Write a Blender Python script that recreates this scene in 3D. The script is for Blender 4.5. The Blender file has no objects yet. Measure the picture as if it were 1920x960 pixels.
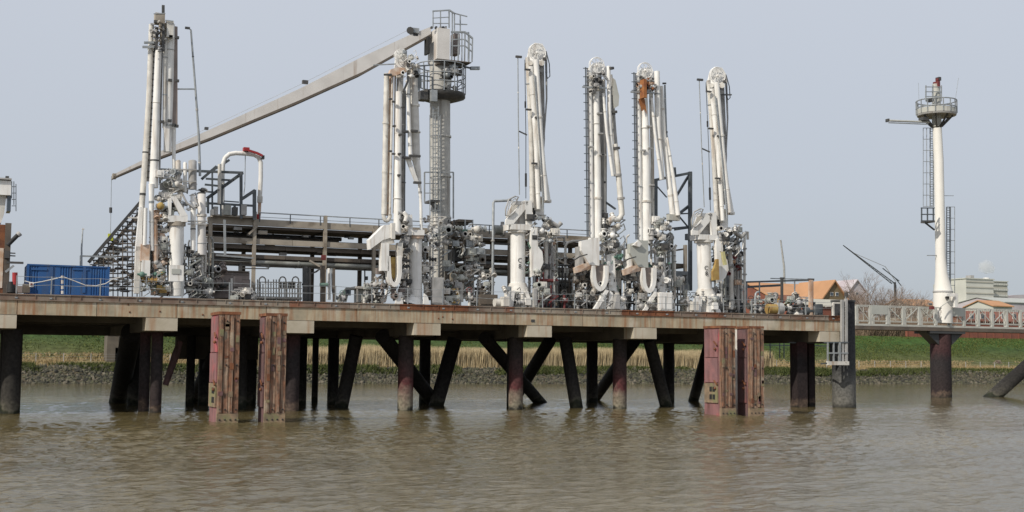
import bpy, math, random
import numpy as np
from mathutils import Vector, Matrix, noise
random.seed(7); np.random.seed(7)
R = math.radians
sc = bpy.context.scene
col = sc.collection

# ------------------------------------------------------------------ camera
# World frame: X along the jetty front edge, Y towards the land, Z up (0 = river level).
F = 2400.0                                   # focal length in photo pixels (1920 wide)
CAM = Vector((-3.44, -89.1, 3.8))
PITCH = math.atan(196 / F)
rot = Matrix.Rotation(R(-24), 3, 'Z') @ Matrix.Rotation(math.pi / 2 + PITCH, 3, 'X') @ Matrix.Rotation(R(.476), 3, 'Z')
cd = bpy.data.cameras.new('camera'); cam = bpy.data.objects.new('camera', cd); col.objects.link(cam)
cam.matrix_world = Matrix.Translation(CAM) @ rot.to_4x4()
cd.sensor_width = 36; cd.lens = 36 * F / 1920; cd.clip_start = .5; cd.clip_end = 6000
sc.camera = cam
sc.render.resolution_x = 1024; sc.render.resolution_y = 512

# ------------------------------------------------------------------ light
SUN_EL, SUN_AZ = 36.0, 65.0                  # azimuth: degrees from -Y towards -X
tosun = Vector((-math.sin(R(SUN_AZ)) * math.cos(R(SUN_EL)), -math.cos(R(SUN_AZ)) * math.cos(R(SUN_EL)), math.sin(R(SUN_EL))))
sd = bpy.data.lights.new('sun', 'SUN'); sd.energy = 3.4; sd.angle = R(.6); sd.color = (1, .93, .82)
so = bpy.data.objects.new('sun', sd); col.objects.link(so)
so.rotation_euler = tosun.to_track_quat('Z', 'Y').to_euler(); so.location = (0, -50, 60)
w = bpy.data.worlds.new('World'); sc.world = w; w.use_nodes = True
nt = w.node_tree; nt.nodes.clear()
sky = nt.nodes.new('ShaderNodeTexSky'); sky.sky_type = 'NISHITA'; sky.sun_disc = False
sky.sun_elevation = R(SUN_EL); sky.sun_rotation = math.atan2(tosun.x, tosun.y)
sky.air_density = 1.0; sky.dust_density = 3.0
mul = nt.nodes.new('ShaderNodeMix'); mul.data_type = 'RGBA'; mul.blend_type = 'MULTIPLY'; mul.inputs[0].default_value = 1
mul.inputs[7].default_value = (.1, .1, .1, 1)
# thin even veil of high cloud: pale blue-grey, a touch deeper towards the horizon
tc = nt.nodes.new('ShaderNodeTexCoord'); sx = nt.nodes.new('ShaderNodeSeparateXYZ')
rp = nt.nodes.new('ShaderNodeValToRGB')
rp.color_ramp.elements[0].position = 0.0; rp.color_ramp.elements[0].color = (.485, .535, .585, 1)
rp.color_ramp.elements[1].position = .40; rp.color_ramp.elements[1].color = (.665, .70, .775, 1)
e = rp.color_ramp.elements.new(.13); e.color = (.56, .603, .675, 1)
nn = nt.nodes.new('ShaderNodeTexNoise'); nn.inputs['Scale'].default_value = 1.6; nn.inputs['Detail'].default_value = 4
ad = nt.nodes.new('ShaderNodeMath'); ad.operation = 'MULTIPLY_ADD'; ad.inputs[1].default_value = .20
sb = nt.nodes.new('ShaderNodeMath'); sb.operation = 'SUBTRACT'; sb.inputs[1].default_value = .10
mx = nt.nodes.new('ShaderNodeMix'); mx.data_type = 'RGBA'; mx.inputs[0].default_value = .86
bg = nt.nodes.new('ShaderNodeBackground'); bg.inputs[1].default_value = 1.0; wo = nt.nodes.new('ShaderNodeOutputWorld')
L = nt.links.new
L(tc.outputs['Generated'], sx.inputs[0]); L(tc.outputs['Generated'], nn.inputs['Vector'])
L(nn.outputs[0], ad.inputs[0]); L(sx.outputs[2], ad.inputs[2]); L(ad.outputs[0], sb.inputs[0]); L(sb.outputs[0], rp.inputs[0])
L(sky.outputs[0], mul.inputs[6]); L(mul.outputs[2], mx.inputs[6]); L(rp.outputs[0], mx.inputs[7])
L(mx.outputs[2], bg.inputs[0]); L(bg.outputs[0], wo.inputs[0])
sc.cycles.volume_bounces = 12
sc.view_settings.view_transform = 'Standard'; sc.view_settings.look = 'None'; sc.view_settings.exposure = 0; sc.view_settings.gamma = 1

# ------------------------------------------------------------------ measuring helpers
def ray(u, v): return rot @ Vector((u - 960, 480 - v, -F))
def P(u, v, y):                              # point at distance-plane Y=y
    d = ray(u, v); return CAM + d * ((y - CAM.y) / d.y)
def PZ(u, v, z):
    d = ray(u, v); return CAM + d * ((z - CAM.z) / d.z)
def S(u, y):                                 # pixels per metre there
    d = ray(u, 600); return 1.0 / ((y - CAM.y) / d.y)
DZ = 7.94                                    # deck level

# ------------------------------------------------------------------ materials
MATS = {}
def mat(name, c1, c2=None, sc1=1.2, rough=.6, metal=0, streak=None, samt=.5, sscale=(2.5, 2.5, .22), bump=.0, bscale=8, third=None, tscale=.5, tthr=.55, spec=.4):
    m = bpy.data.materials.new(name); m.use_nodes = True; n = m.node_tree.nodes; l = m.node_tree.links.new
    b = n['Principled BSDF']; b.inputs['Roughness'].default_value = rough; b.inputs['Metallic'].default_value = metal
    b.inputs['Specular IOR Level'].default_value = spec
    t = n.new('ShaderNodeTexCoord'); oi = n.new('ShaderNodeObjectInfo'); ml = n.new('ShaderNodeMath'); ml.operation = 'MULTIPLY'; ml.inputs[1].default_value = 60
    va = n.new('ShaderNodeVectorMath'); va.operation = 'ADD'
    l(oi.outputs['Random'], ml.inputs[0]); l(t.outputs['Object'], va.inputs[0]); l(ml.outputs[0], va.inputs[1])
    def noi(scale, det=5, vec=None):
        x = n.new('ShaderNodeTexNoise'); x.inputs['Scale'].default_value = scale; x.inputs['Detail'].default_value = det
        l(vec or va.outputs[0], x.inputs['Vector']); return x
    def ramp(src, a, b_):
        r = n.new('ShaderNodeMapRange'); r.inputs[1].default_value = a; r.inputs[2].default_value = b_; l(src, r.inputs[0]); return r.outputs[0]
    def mix(f, a, b_):
        x = n.new('ShaderNodeMix'); x.data_type = 'RGBA'
        if isinstance(f, float): x.inputs[0].default_value = f
        else: l(f, x.inputs[0])
        for i, c in ((6, a), (7, b_)):
            if isinstance(c, tuple): x.inputs[i].default_value = (*c, 1)
            else: l(c, x.inputs[i])
        return x.outputs[2]
    c2 = c2 or tuple(k * .8 for k in c1)
    n1 = noi(sc1)
    c = mix(ramp(n1.outputs[0], .35, .65), c1, c2)
    if third:
        c = mix(ramp(noi(tscale).outputs[0], tthr, tthr + .12), c, third)
    if streak:
        mp = n.new('ShaderNodeMapping'); mp.inputs['Scale'].default_value = sscale; l(va.outputs[0], mp.inputs[0])
        s1 = noi(1.0, 6, mp.outputs[0])
        f = ramp(s1.outputs[0], .72 - samt * .3, .80)
        c = mix(f, c, streak)
    l(c, b.inputs['Base Color'])
    if bump:
        bp = n.new('ShaderNodeBump'); bp.inputs['Strength'].default_value = bump; bp.inputs['Distance'].default_value = .05
        l(noi(bscale).outputs[0], bp.inputs['Height']); l(bp.outputs[0], b.inputs['Normal'])
    MATS[name] = m; return m

mat('white_paint', (.85, .84, .81), (.72, .71, .68), .8, .5, streak=(.47, .40, .33), samt=.62, sscale=(4, 4, .35))
mat('mast_white', (.80, .78, .73), (.74, .72, .67), .5, .55)
mat('white_dirty', (.70, .68, .63), (.54, .52, .48), 1.6, .6, streak=(.33, .24, .17), samt=.6, third=(.34, .31, .28), tscale=2.2, tthr=.62)
mat('white_rusty', (.66, .56, .47), (.50, .33, .22), 1.8, .65, streak=(.30, .13, .06), samt=.9)
mat('grey_paint', (.42, .41, .40), (.30, .30, .29), 1.5, .55, streak=(.18, .15, .12), samt=.5)
mat('galvanized', (.36, .38, .39), (.25, .27, .28), 2.5, .45, .2, streak=(.18, .16, .14), samt=.4)
mat('cream_paint', (.68, .655, .625), (.60, .575, .545), .8, .55, streak=(.36, .28, .22), samt=.45)
mat('crane_grey', (.53, .52, .485), (.42, .41, .38), 1.4, .6, streak=(.18, .15, .12), samt=.6)
mat('dark_steel', (.055, .058, .06), (.09, .085, .08), 2, .55, .1)
mat('black_rubber', (.02, .02, .021), (.03, .03, .03), 2, .7)
mat('slate_steel', (.075, .09, .10), (.11, .12, .13), 2, .5, .1)
mat('rust', (.22, .085, .038), (.12, .05, .03), 1.6, .85, streak=(.30, .14, .07), samt=.8, bump=.3)
mat('rust_orange', (.36, .15, .05), (.24, .09, .04), 2, .85, streak=(.14, .06, .04), samt=.6)
mat('rail_rust', (.17, .115, .085), (.26, .22, .18), .35, .8, streak=(.12, .055, .035), samt=.9, sscale=(1.2, 1.2, 1.5), third=(.24, .10, .055), tscale=.28, tthr=.56)
mat('rail_pale', (.24, .20, .16), (.33, .29, .235), .5, .8, streak=(.16, .07, .04), samt=.8)
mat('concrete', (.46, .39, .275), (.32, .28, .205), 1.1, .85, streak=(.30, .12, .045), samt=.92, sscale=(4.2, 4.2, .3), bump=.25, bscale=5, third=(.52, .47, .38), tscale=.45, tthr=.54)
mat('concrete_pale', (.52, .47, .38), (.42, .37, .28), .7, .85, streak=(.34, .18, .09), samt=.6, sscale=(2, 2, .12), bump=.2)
mat('concrete_shaded', (.15, .13, .10), (.10, .088, .072), .6, .9, streak=(.10, .08, .06), samt=.5, bump=.2)  # concrete darkened to carry the shade under the deck
mat('rack_tan', (.40, .355, .29), (.30, .265, .22), .7, .7, streak=(.12, .09, .06), samt=.6, sscale=(1, 1, 1))
mat('rack_brown', (.15, .125, .10), (.095, .08, .067), .8, .75, streak=(.15, .10, .07), samt=.4)
mat('pipe_grey', (.34, .345, .32), (.20, .21, .19), .9, .5, .1, streak=(.13, .11, .09), samt=.5, sscale=(.5, .5, 2))
mat('green_steel', (.10, .20, .16), (.14, .22, .18), 2, .6)
mat('container_blue', (.017, .078, .23), (.026, .10, .27), .8, .55, streak=(.075, .09, .12), samt=.6, third=(.05, .10, .20), tscale=1.5, tthr=.6)
mat('red_paint', (.38, .03, .035), (.28, .03, .03), 2, .5)
mat('dark_red', (.17, .035, .035), (.11, .03, .03), 2, .7, streak=(.25, .18, .16), samt=.3)
mat('yellow_paint', (.55, .60, .04), (.48, .5, .05), 2, .5)
mat('pale_yellow', (.52, .49, .25), (.46, .42, .22), 2, .6)
mat('gable_brown', (.22, .165, .09), (.16, .12, .07), .6, .9)
mat('mesh_brown', (.30, .24, .20), (.22, .18, .15), 1, .7)
mat('ochre', (.42, .30, .10), (.30, .18, .06), 2, .7)
mat('pipe_mauve', (.27, .22, .20), (.20, .17, .155), 1, .7, streak=(.40, .36, .32), samt=.45)
mat('dolphin_side', (.185, .10, .10), (.13, .085, .088), 1.3, .9, streak=(.075, .045, .038), samt=.9, sscale=(2.5, 2.5, .6), bump=.4, third=(.30, .085, .085), tscale=.5, tthr=.58)
mat('dolphin_pink', (.28, .135, .135), (.20, .11, .115), 1.2, .9, streak=(.11, .05, .045), samt=.85, sscale=(2.5, 2.5, .6), bump=.4, third=(.42, .10, .11), tscale=.5, tthr=.54)
mat('dolphin_rib', (.25, .125, .075), (.115, .072, .052), 3.2, .9, streak=(.46, .36, .27), samt=.85, sscale=(7, 7, .5), bump=.5, third=(.30, .25, .19), tscale=1.1, tthr=.60)
mat('dolphin_foot', (.30, .215, .14), (.17, .13, .09), 2.2, .9, third=(.20, .19, .10), tscale=1.2, tthr=.5, bump=.4)
mat('brick_red', (.24, .085, .055), (.18, .07, .05), .6, .9)
mat('brick_orange', (.50, .27, .14), (.42, .23, .12), .25, .9)
mat('roof_brown', (.20, .085, .05), (.15, .07, .045), .5, .9)
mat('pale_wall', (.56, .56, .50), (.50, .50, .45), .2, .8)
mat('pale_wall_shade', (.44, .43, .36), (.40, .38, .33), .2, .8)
mat('far_haze_mauve', (.42, .36, .38), (.52, .48, .50), .12, .9)  # pale mauve with distance haze mixed into the colour
mat('glass', (.05, .07, .09), (.06, .08, .10), 1, .12, spec=.6)
mat('bark', (.20, .15, .12), (.26, .20, .16), 1, .9)
mat('twig', (.30, .23, .185), (.24, .185, .15), .5, .9)
mat('teal_paint', (.03, .12, .11), (.04, .14, .12), 1, .6)
mat('truss_paint', (.50, .50, .46), (.42, .42, .38), 1, .6, streak=(.28, .22, .17), samt=.4)
mat('panel_grey', (.46, .47, .43), (.40, .41, .38), .8, .6)
mat('tube_steel', (.045, .048, .05), (.06, .06, .06), .7, .45, streak=(.11, .11, .10), samt=.4)

def zmat(name, bands, nscale=1.4, jit=1.0, rough=.8):
    """weathering and painted shade of a pile by height above the water: bands = [(z, colour)]"""
    m = bpy.data.materials.new(name); m.use_nodes = True; n = m.node_tree.nodes; l = m.node_tree.links.new
    b = n['Principled BSDF']; b.inputs['Roughness'].default_value = rough; b.inputs['Specular IOR Level'].default_value = .25
    g = n.new('ShaderNodeNewGeometry'); s = n.new('ShaderNodeSeparateXYZ'); l(g.outputs['Position'], s.inputs[0])
    x = n.new('ShaderNodeTexNoise'); x.inputs['Scale'].default_value = nscale; x.inputs['Detail'].default_value = 6; l(g.outputs['Position'], x.inputs['Vector'])
    a = n.new('ShaderNodeMath'); a.operation = 'MULTIPLY_ADD'; a.inputs[1].default_value = jit * 2; l(x.outputs[0], a.inputs[0]); l(s.outputs[2], a.inputs[2])
    r = n.new('ShaderNodeMapRange'); r.inputs[1].default_value = jit; r.inputs[2].default_value = 10 + jit; l(a.outputs[0], r.inputs[0])
    c = n.new('ShaderNodeValToRGB'); l(r.outputs[0], c.inputs[0])
    els = c.color_ramp.elements
    els[0].position = bands[0][0] / 10; els[0].color = (*bands[0][1], 1); els[1].position = bands[-1][0] / 10; els[1].color = (*bands[-1][1], 1)
    for z, k in bands[1:-1]:
        q = els.new(z / 10); q.color = (*k, 1)
    x2 = n.new('ShaderNodeTexNoise'); x2.inputs['Scale'].default_value = 5; x2.inputs['Detail'].default_value = 6; l(g.outputs['Position'], x2.inputs['Vector'])
    mr = n.new('ShaderNodeMapRange'); mr.inputs[1].default_value = .3; mr.inputs[2].default_value = .7; mr.inputs[3].default_value = .55; mr.inputs[4].default_value = 1.2; l(x2.outputs[0], mr.inputs[0])
    mm = n.new('ShaderNodeMix'); mm.data_type = 'RGBA'; mm.blend_type = 'MULTIPLY'; mm.inputs[0].default_value = 1; l(c.outputs[0], mm.inputs[6]); l(mr.outputs[0], mm.inputs[7])
    l(mm.outputs[2], b.inputs['Base Color'])
    bp = n.new('ShaderNodeBump'); bp.inputs['Strength'].default_value = .35; bp.inputs['Distance'].default_value = .04; l(x2.outputs[0], bp.inputs['Height']); l(bp.outputs[0], b.inputs['Normal'])
    MATS[name] = m
zmat('pile_front', [(0, (.03, .03, .025)), (.3, (.22, .20, .15)), (1.2, (.20, .15, .12)), (1.8, (.10, .032, .034)), (3.0, (.065, .035, .035)), (4.4, (.035, .028, .027))])  # tide wear low down; the deck's shadow painted into the dark top
zmat('pile_dark', [(0, (.02, .022, .016)), (.25, (.028, .032, .018)), (.5, (.095, .088, .068)), (.9, (.05, .046, .04)), (2.4, (.026, .024, .022)), (6, (.028, .025, .024))])
zmat('pile_rusty', [(0, (.04, .035, .03)), (.4, (.12, .085, .065)), (.8, (.036, .026, .026)), (4.0, (.030, .026, .028)), (5.4, (.062, .030, .032)), (7.5, (.07, .04, .04))])
zmat('tube_pile', [(0, (.05, .05, .045)), (.5, (.15, .145, .13)), (2.2, (.12, .12, .115)), (3.4, (.05, .052, .055)), (7, (.038, .04, .045))], jit=.3)

# ------------------------------------------------------------------ mesh builder
class B:
    def __init__(s): s.v = []; s.f = []; s.sm = []
    def add(s, vs, fs, smooth=False):
        k = len(s.v); s.v += [Vector(a) for a in vs]
        for f in fs: s.f.append(tuple(i + k for i in f)); s.sm.append(smooth)
        return s
    def box(s, p0, p1):
        x0, y0, z0 = (min(a, b) for a, b in zip(p0, p1)); x1, y1, z1 = (max(a, b) for a, b in zip(p0, p1))
        return s.add([(x0, y0, z0), (x1, y0, z0), (x1, y1, z0), (x0, y1, z0), (x0, y0, z1), (x1, y0, z1), (x1, y1, z1), (x0, y1, z1)],
                     [(0, 3, 2, 1), (4, 5, 6, 7), (0, 1, 5, 4), (1, 2, 6, 5), (2, 3, 7, 6), (3, 0, 4, 7)])
    def beam(s, a, b, w, h=None, up=Vector((0, 0, 1))):
        a, b = Vector(a), Vector(b); h = h or w; d = (b - a).normalized()
        if abs(d.dot(up)) > .98: up = Vector((0, 1, 0))
        x = d.cross(up).normalized() * w / 2; y = x.cross(d).normalized() * h / 2
        vs = [p + sx * x + sy * y for p in (a, b) for sx, sy in ((-1, -1), (1, -1), (1, 1), (-1, 1))]
        return s.add(vs, [(0, 1, 2, 3), (7, 6, 5, 4), (0, 4, 5, 1), (1, 5, 6, 2), (2, 6, 7, 3), (3, 7, 4, 0)])
    def tube(s, pts, r, seg=10, caps=True):
        pts = [Vector(p) for p in pts]; n = len(pts)
        rs = r if isinstance(r, (list, tuple)) else [r] * n
        vs = []; ref = None
        for i, p in enumerate(pts):
            t = (pts[min(i + 1, n - 1)] - pts[max(i - 1, 0)])
            if t.length < 1e-9: t = Vector((0, 0, 1))
            t.normalize()
            if ref is None: ref = Vector((0, 1, 0)) if abs(t.y) < .9 else Vector((1, 0, 0))
            x = t.cross(ref); x = x.normalized() if x.length > 1e-6 else Vector((1, 0, 0)); yv = x.cross(t).normalized(); ref = yv
            for k in range(seg):
                a = 2 * math.pi * k / seg; vs.append(p + (x * math.cos(a) + yv * math.sin(a)) * rs[i])
        fs = [(i * seg + k, i * seg + (k + 1) % seg, (i + 1) * seg + (k + 1) % seg, (i + 1) * seg + k) for i in range(n - 1) for k in range(seg)]
        s.add(vs, fs, True)
        if caps:
            s.add(vs[:seg], [tuple(range(seg))[::-1]]); s.add(vs[-seg:], [tuple(range(seg))])
        return s
    def prism(s, poly, off):                       # poly: list of points, extruded by vector off
        n = len(poly); off = Vector(off); a = [Vector(p) for p in poly]
        return s.add(a + [p + off for p in a], [tuple(range(n)), tuple(range(2 * n - 1, n - 1, -1))] + [(i + n, (i + 1) % n + n, (i + 1) % n, i) for i in range(n)])
    def ball(s, c, r, seg=10, rings=6, sq=(1, 1, 1)):
        c = Vector(c); vs = []; fs = []
        for i in range(rings + 1):
            th = math.pi * i / rings
            for k in range(seg):
                a = 2 * math.pi * k / seg; vs.append(c + Vector((math.sin(th) * math.cos(a) * sq[0], math.sin(th) * math.sin(a) * sq[1], math.cos(th) * sq[2])) * r)
        fs = [(i * seg + k, (i + 1) * seg + k, (i + 1) * seg + (k + 1) % seg, i * seg + (k + 1) % seg) for i in range(rings) for k in range(seg)]
        return s.add(vs, fs, True)
    def ring(s, c, ax, R_, r, seg=20, ss=6, a0=0, a1=2 * math.pi):
        c = Vector(c); ax = Vector(ax).normalized(); x = ax.orthogonal().normalized(); y = ax.cross(x)
        return s.tube([c + (x * math.cos(a0 + (a1 - a0) * i / seg) + y * math.sin(a0 + (a1 - a0) * i / seg)) * R_ for i in range(seg + 1)], r, ss, False)
    def make(s, name, m, parent=None, **kw):
        me = bpy.data.meshes.new(name); org = Vector(parent['_o']) if parent is not None and '_o' in parent else Vector((0, 0, 0))
        me.from_pydata([tuple(p - org) for p in s.v], [], s.f)
        me.polygons.foreach_set('use_smooth', s.sm); me.update()
        ms = m if isinstance(m, list) else [m]
        for k in ms: me.materials.append(MATS[k] if isinstance(k, str) else k)
        o = bpy.data.objects.new(name, me); col.objects.link(o)
        if parent is not None: o.parent = parent; o['_o'] = list(org)
        for k, v in kw.items(): o[k] = v
        return o

def thing(name, label, cat, loc, group=None):
    o = bpy.data.objects.new(name, None); col.objects.link(o); o.location = loc; o.empty_display_size = .5
    o['label'] = label; o['category'] = cat; o['_o'] = list(loc)
    if group: o['group'] = group
    return o
def solo(b, name, m, label, cat, group=None):     # a thing that is one mesh: origin at its base
    lo = Vector((sum(p.x for p in b.v) / len(b.v), sum(p.y for p in b.v) / len(b.v), min(p.z for p in b.v)))
    fake = {'_o': lo}
    me = bpy.data.meshes.new(name); me.from_pydata([tuple(p - lo) for p in b.v], [], b.f); me.polygons.foreach_set('use_smooth', b.sm); me.update()
    me.materials.append(MATS[m]); o = bpy.data.objects.new(name, me); col.objects.link(o); o.location = lo
    o['label'] = label; o['category'] = cat
    if group: o['group'] = group
    return o

class Asm:
    """a thing assembled from measured outlines; q maps the measured (u, v) of a twin onto this one"""
    def __init__(s, name, label, cat, u, y, z=DZ, group=None, q=None, dy=0):
        s.q = q or (lambda a, b: (a, b)); s.y = y; s.dy = dy
        uu = s.q(u, 600)[0]; p = P(uu, 600, y + dy); s.r = thing(name, label, cat, (p.x, y + dy, z), group); s.k = 1
        s.wf = 1.2 if name == 'loading_arm' else 1.0
        if q: s.k = abs(q(1, 0)[0] - q(0, 0)[0])
    def p(s, u, v, y=None):
        u, v = s.q(u, v); return P(u, v, (s.y if y is None else y) + s.dy)
    def m(s, px, u, y=None):                    # px -> metres
        return px * s.k / S(s.q(u, 0)[0], (s.y if y is None else y) + s.dy)
    # each adds to builder b (or makes a part)
    def tube(s, name, m, pts, w, y=None, seg=10, b=None, parent=None):
        B_ = b or B(); P3 = [s.p(t[0], t[1], t[2] if len(t) > 2 else y) for t in pts]
        wl = w if isinstance(w, (list, tuple)) else [w] * len(pts)
        if s.wf != 1 and any(k in name for k in ('arm', 'pipe', 'line', 'sleeve', 'accum')): wl = [k * s.wf for k in wl]
        B_.tube(P3, [s.m(a, t[0], y) / 2 for a, t in zip(wl, pts)], seg)
        if b: return B_
        o = B_.make(name, m, parent or s.r)
        if s.wf != 1 and parent is None and len(pts) < 6 and abs(pts[0][1] - pts[-1][1]) > 90 and name not in ('riser', 'thin_pipe'):
            seg_ = [(P3[i], P3[i + 1], wl[i], wl[i + 1]) for i in range(len(P3) - 1)]; rs = random.Random(int(pts[0][0] * 7 + pts[-1][1]))
            for a_, c_, w0, w1 in seg_:
                n_ = max(1, int((a_ - c_).length / 3.6))
                for k in range(n_):
                    t_ = (k + rs.uniform(.2, .8)) / n_; q_ = a_.lerp(c_, t_); d_ = (c_ - a_).normalized(); rr_ = s.m(w0 + (w1 - w0) * t_, pts[0][0], y) / 2
                    g_ = B(); g_.tube([q_, q_ + d_ * rs.choice((.05, .09, .16))], rr_ * rs.choice((1.08, 1.12, 1.24)), seg); g_.make('pipe_band', rs.choice(('white_dirty', 'grey_paint', 'white_dirty', 'galvanized', 'dark_steel')), o)
        return o
    def bar(s, name, m, pts, w, h=None, y=None, b=None, parent=None):
        B_ = b or B()
        for a, c in zip(pts[:-1], pts[1:]):
            pa = s.p(a[0], a[1], a[2] if len(a) > 2 else y); pc = s.p(c[0], c[1], c[2] if len(c) > 2 else y)
            B_.beam(pa, pc, s.m(w, a[0], y), s.m(h or w, a[0], y))
        return B_ if b else B_.make(name, m, parent or s.r)
    def box(s, name, m, u0, v0, u1, v1, d=.4, y=None, b=None, parent=None, zb=None):
        yy = s.y if y is None else y; B_ = b or B()
        a = s.p(u0, v0, yy + d); c = s.p(u1, v1, yy); t = s.p((u0 + u1) / 2, v0, yy)
        x0 = a.x
        if x0 > c.x - .08: x0 = c.x - max(.08, s.m(u1 - u0, u0, yy) * .8)
        B_.box((x0, yy + s.dy, t.z), (c.x, yy + d + s.dy, c.z if zb is None else zb))
        return B_ if b else B_.make(name, m, parent or s.r)
    def plate(s, name, m, poly, d=.15, y=None, b=None, parent=None):
        B_ = b or B(); yy = s.y if y is None else y
        B_.prism([s.p(u, v, yy) for u, v in poly], (0, d, 0))
        return B_ if b else B_.make(name, m, parent or s.r)

def arc(cu, cv, ru, rv, a0, a1, n=10):
    return [(cu + ru * math.cos(R(a0 + (a1 - a0) * i / n)), cv - rv * math.sin(R(a0 + (a1 - a0) * i / n))) for i in range(n + 1)]

# ================================================================== SETTING
# ---- water: one sheet, ripples as real relief, finest near the viewpoint
def water():
    ang = np.concatenate([np.linspace(-80, -26, 60)[:-1], np.linspace(-26, 26, 560), np.linspace(26, 80, 60)[1:]])
    rr = np.concatenate([[2, 8, 14], np.arange(20, 46, .13), np.arange(46, 80, .24), np.arange(80, 130, .5), np.arange(130, 420, 3), [500, 700, 1000]])
    A, Rr = np.meshgrid(np.radians(ang), rr, indexing='xy')
    yaw = math.radians(24)
    X = CAM.x + Rr * np.sin(A + yaw); Y = CAM.y + Rr * np.cos(A + yaw); Z = np.zeros_like(X)
    rs = np.random.RandomState(3)
    for i in range(90):
        lam = .40 * (14 ** (rs.rand() ** 1.35)); th = rs.normal(-1.2, .62); k = 2 * math.pi / lam
        amp = lam * .0050 * (1.0 if lam < 1.3 else .62 if lam < 2.2 else .30)
        ph = k * (X * math.cos(th) + Y * math.sin(th)) + rs.rand() * 6.28
        Z += amp * (np.sin(ph) + .3 * np.sin(2 * ph + 1))
    mod = .75 + .35 * np.sin(X * .11 + Y * .07) * np.sin(Y * .09 - X * .05 + 1)
    lee = 1 - .62 * np.clip((Y + 4) / 10, 0, 1)
    Z *= lee * mod * np.clip((420 - Rr) / 200, 0, 1)
    nr, nc = X.shape; co = np.stack([X, Y, Z], -1).reshape(-1, 3)
    idx = np.arange(nr * nc).reshape(nr, nc)
    q = np.stack([idx[:-1, :-1], idx[:-1, 1:], idx[1:, 1:], idx[1:, :-1]], -1).reshape(-1, 4)
    me = bpy.data.meshes.new('water'); me.vertices.add(len(co)); me.vertices.foreach_set('co', co.ravel())
    me.loops.add(q.size); me.loops.foreach_set('vertex_index', q.ravel()); me.polygons.add(len(q))
    me.polygons.foreach_set('loop_start', np.arange(0, q.size, 4)); me.polygons.foreach_set('loop_total', np.full(len(q), 4))
    me.polygons.foreach_set('use_smooth', np.ones(len(q), bool)); me.update(); me.validate()
    if me.polygons[0].normal.z < 0: me.flip_normals()
    o = bpy.data.objects.new('water', me); col.objects.link(o); o['kind'] = 'structure'
    m = bpy.data.materials.new('river_water'); m.use_nodes = True; n = m.node_tree.nodes; l = m.node_tree.links.new
    b = n['Principled BSDF']; b.inputs['IOR'].default_value = 1.33; b.inputs['Roughness'].default_value = .16
    g = n.new('ShaderNodeNewGeometry')
    def noi(sx, sy, rz, sc_, det=5):
        mp = n.new('ShaderNodeMapping'); mp.inputs['Scale'].default_value = (sx, sy, 1); mp.inputs['Rotation'].default_value = (0, 0, rz)
        l(g.outputs['Position'], mp.inputs[0]); x = n.new('ShaderNodeTexNoise'); x.inputs['Scale'].default_value = sc_; x.inputs['Detail'].default_value = det
        l(mp.outputs[0], x.inputs['Vector']); return x.outputs[0]
    c = n.new('ShaderNodeValToRGB'); l(noi(.05, .12, .4, 1), c.inputs[0])
    c.color_ramp.elements[0].position = .35; c.color_ramp.elements[0].color = (.105, .082, .034, 1)
    c.color_ramp.elements[1].position = .68; c.color_ramp.elements[1].color = (.145, .118, .060, 1)
    l(c.outputs[0], b.inputs['Base Color'])
    b1 = n.new('ShaderNodeBump'); b1.inputs['Strength'].default_value = .55; b1.inputs['Distance'].default_value = .06
    l(noi(1.0, 2.2, .42, 1.7, 6), b1.inputs['Height'])
    sp = n.new('ShaderNodeSeparateXYZ'); l(g.outputs['Position'], sp.inputs[0])      # calmer water in the lee of the jetty
    def lee(a, b_):
        q = n.new('ShaderNodeMapRange'); q.inputs[1].default_value = -3; q.inputs[2].default_value = 8; q.inputs[3].default_value = a; q.inputs[4].default_value = b_; l(sp.outputs[1], q.inputs[0]); return q.outputs[0]
    l(lee(.8, .45), b1.inputs['Strength']); l(lee(.12, .06), b.inputs['Roughness'])
    b2 = n.new('ShaderNodeBump'); b2.inputs['Strength'].default_value = .25; b2.inputs['Distance'].default_value = .02
    l(noi(1, 2, .2, 6, 4), b2.inputs['Height']); l(b1.outputs[0], b2.inputs['Normal']); l(b2.outputs[0], b.inputs['Normal'])
    me.materials.append(m)
water()

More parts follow.
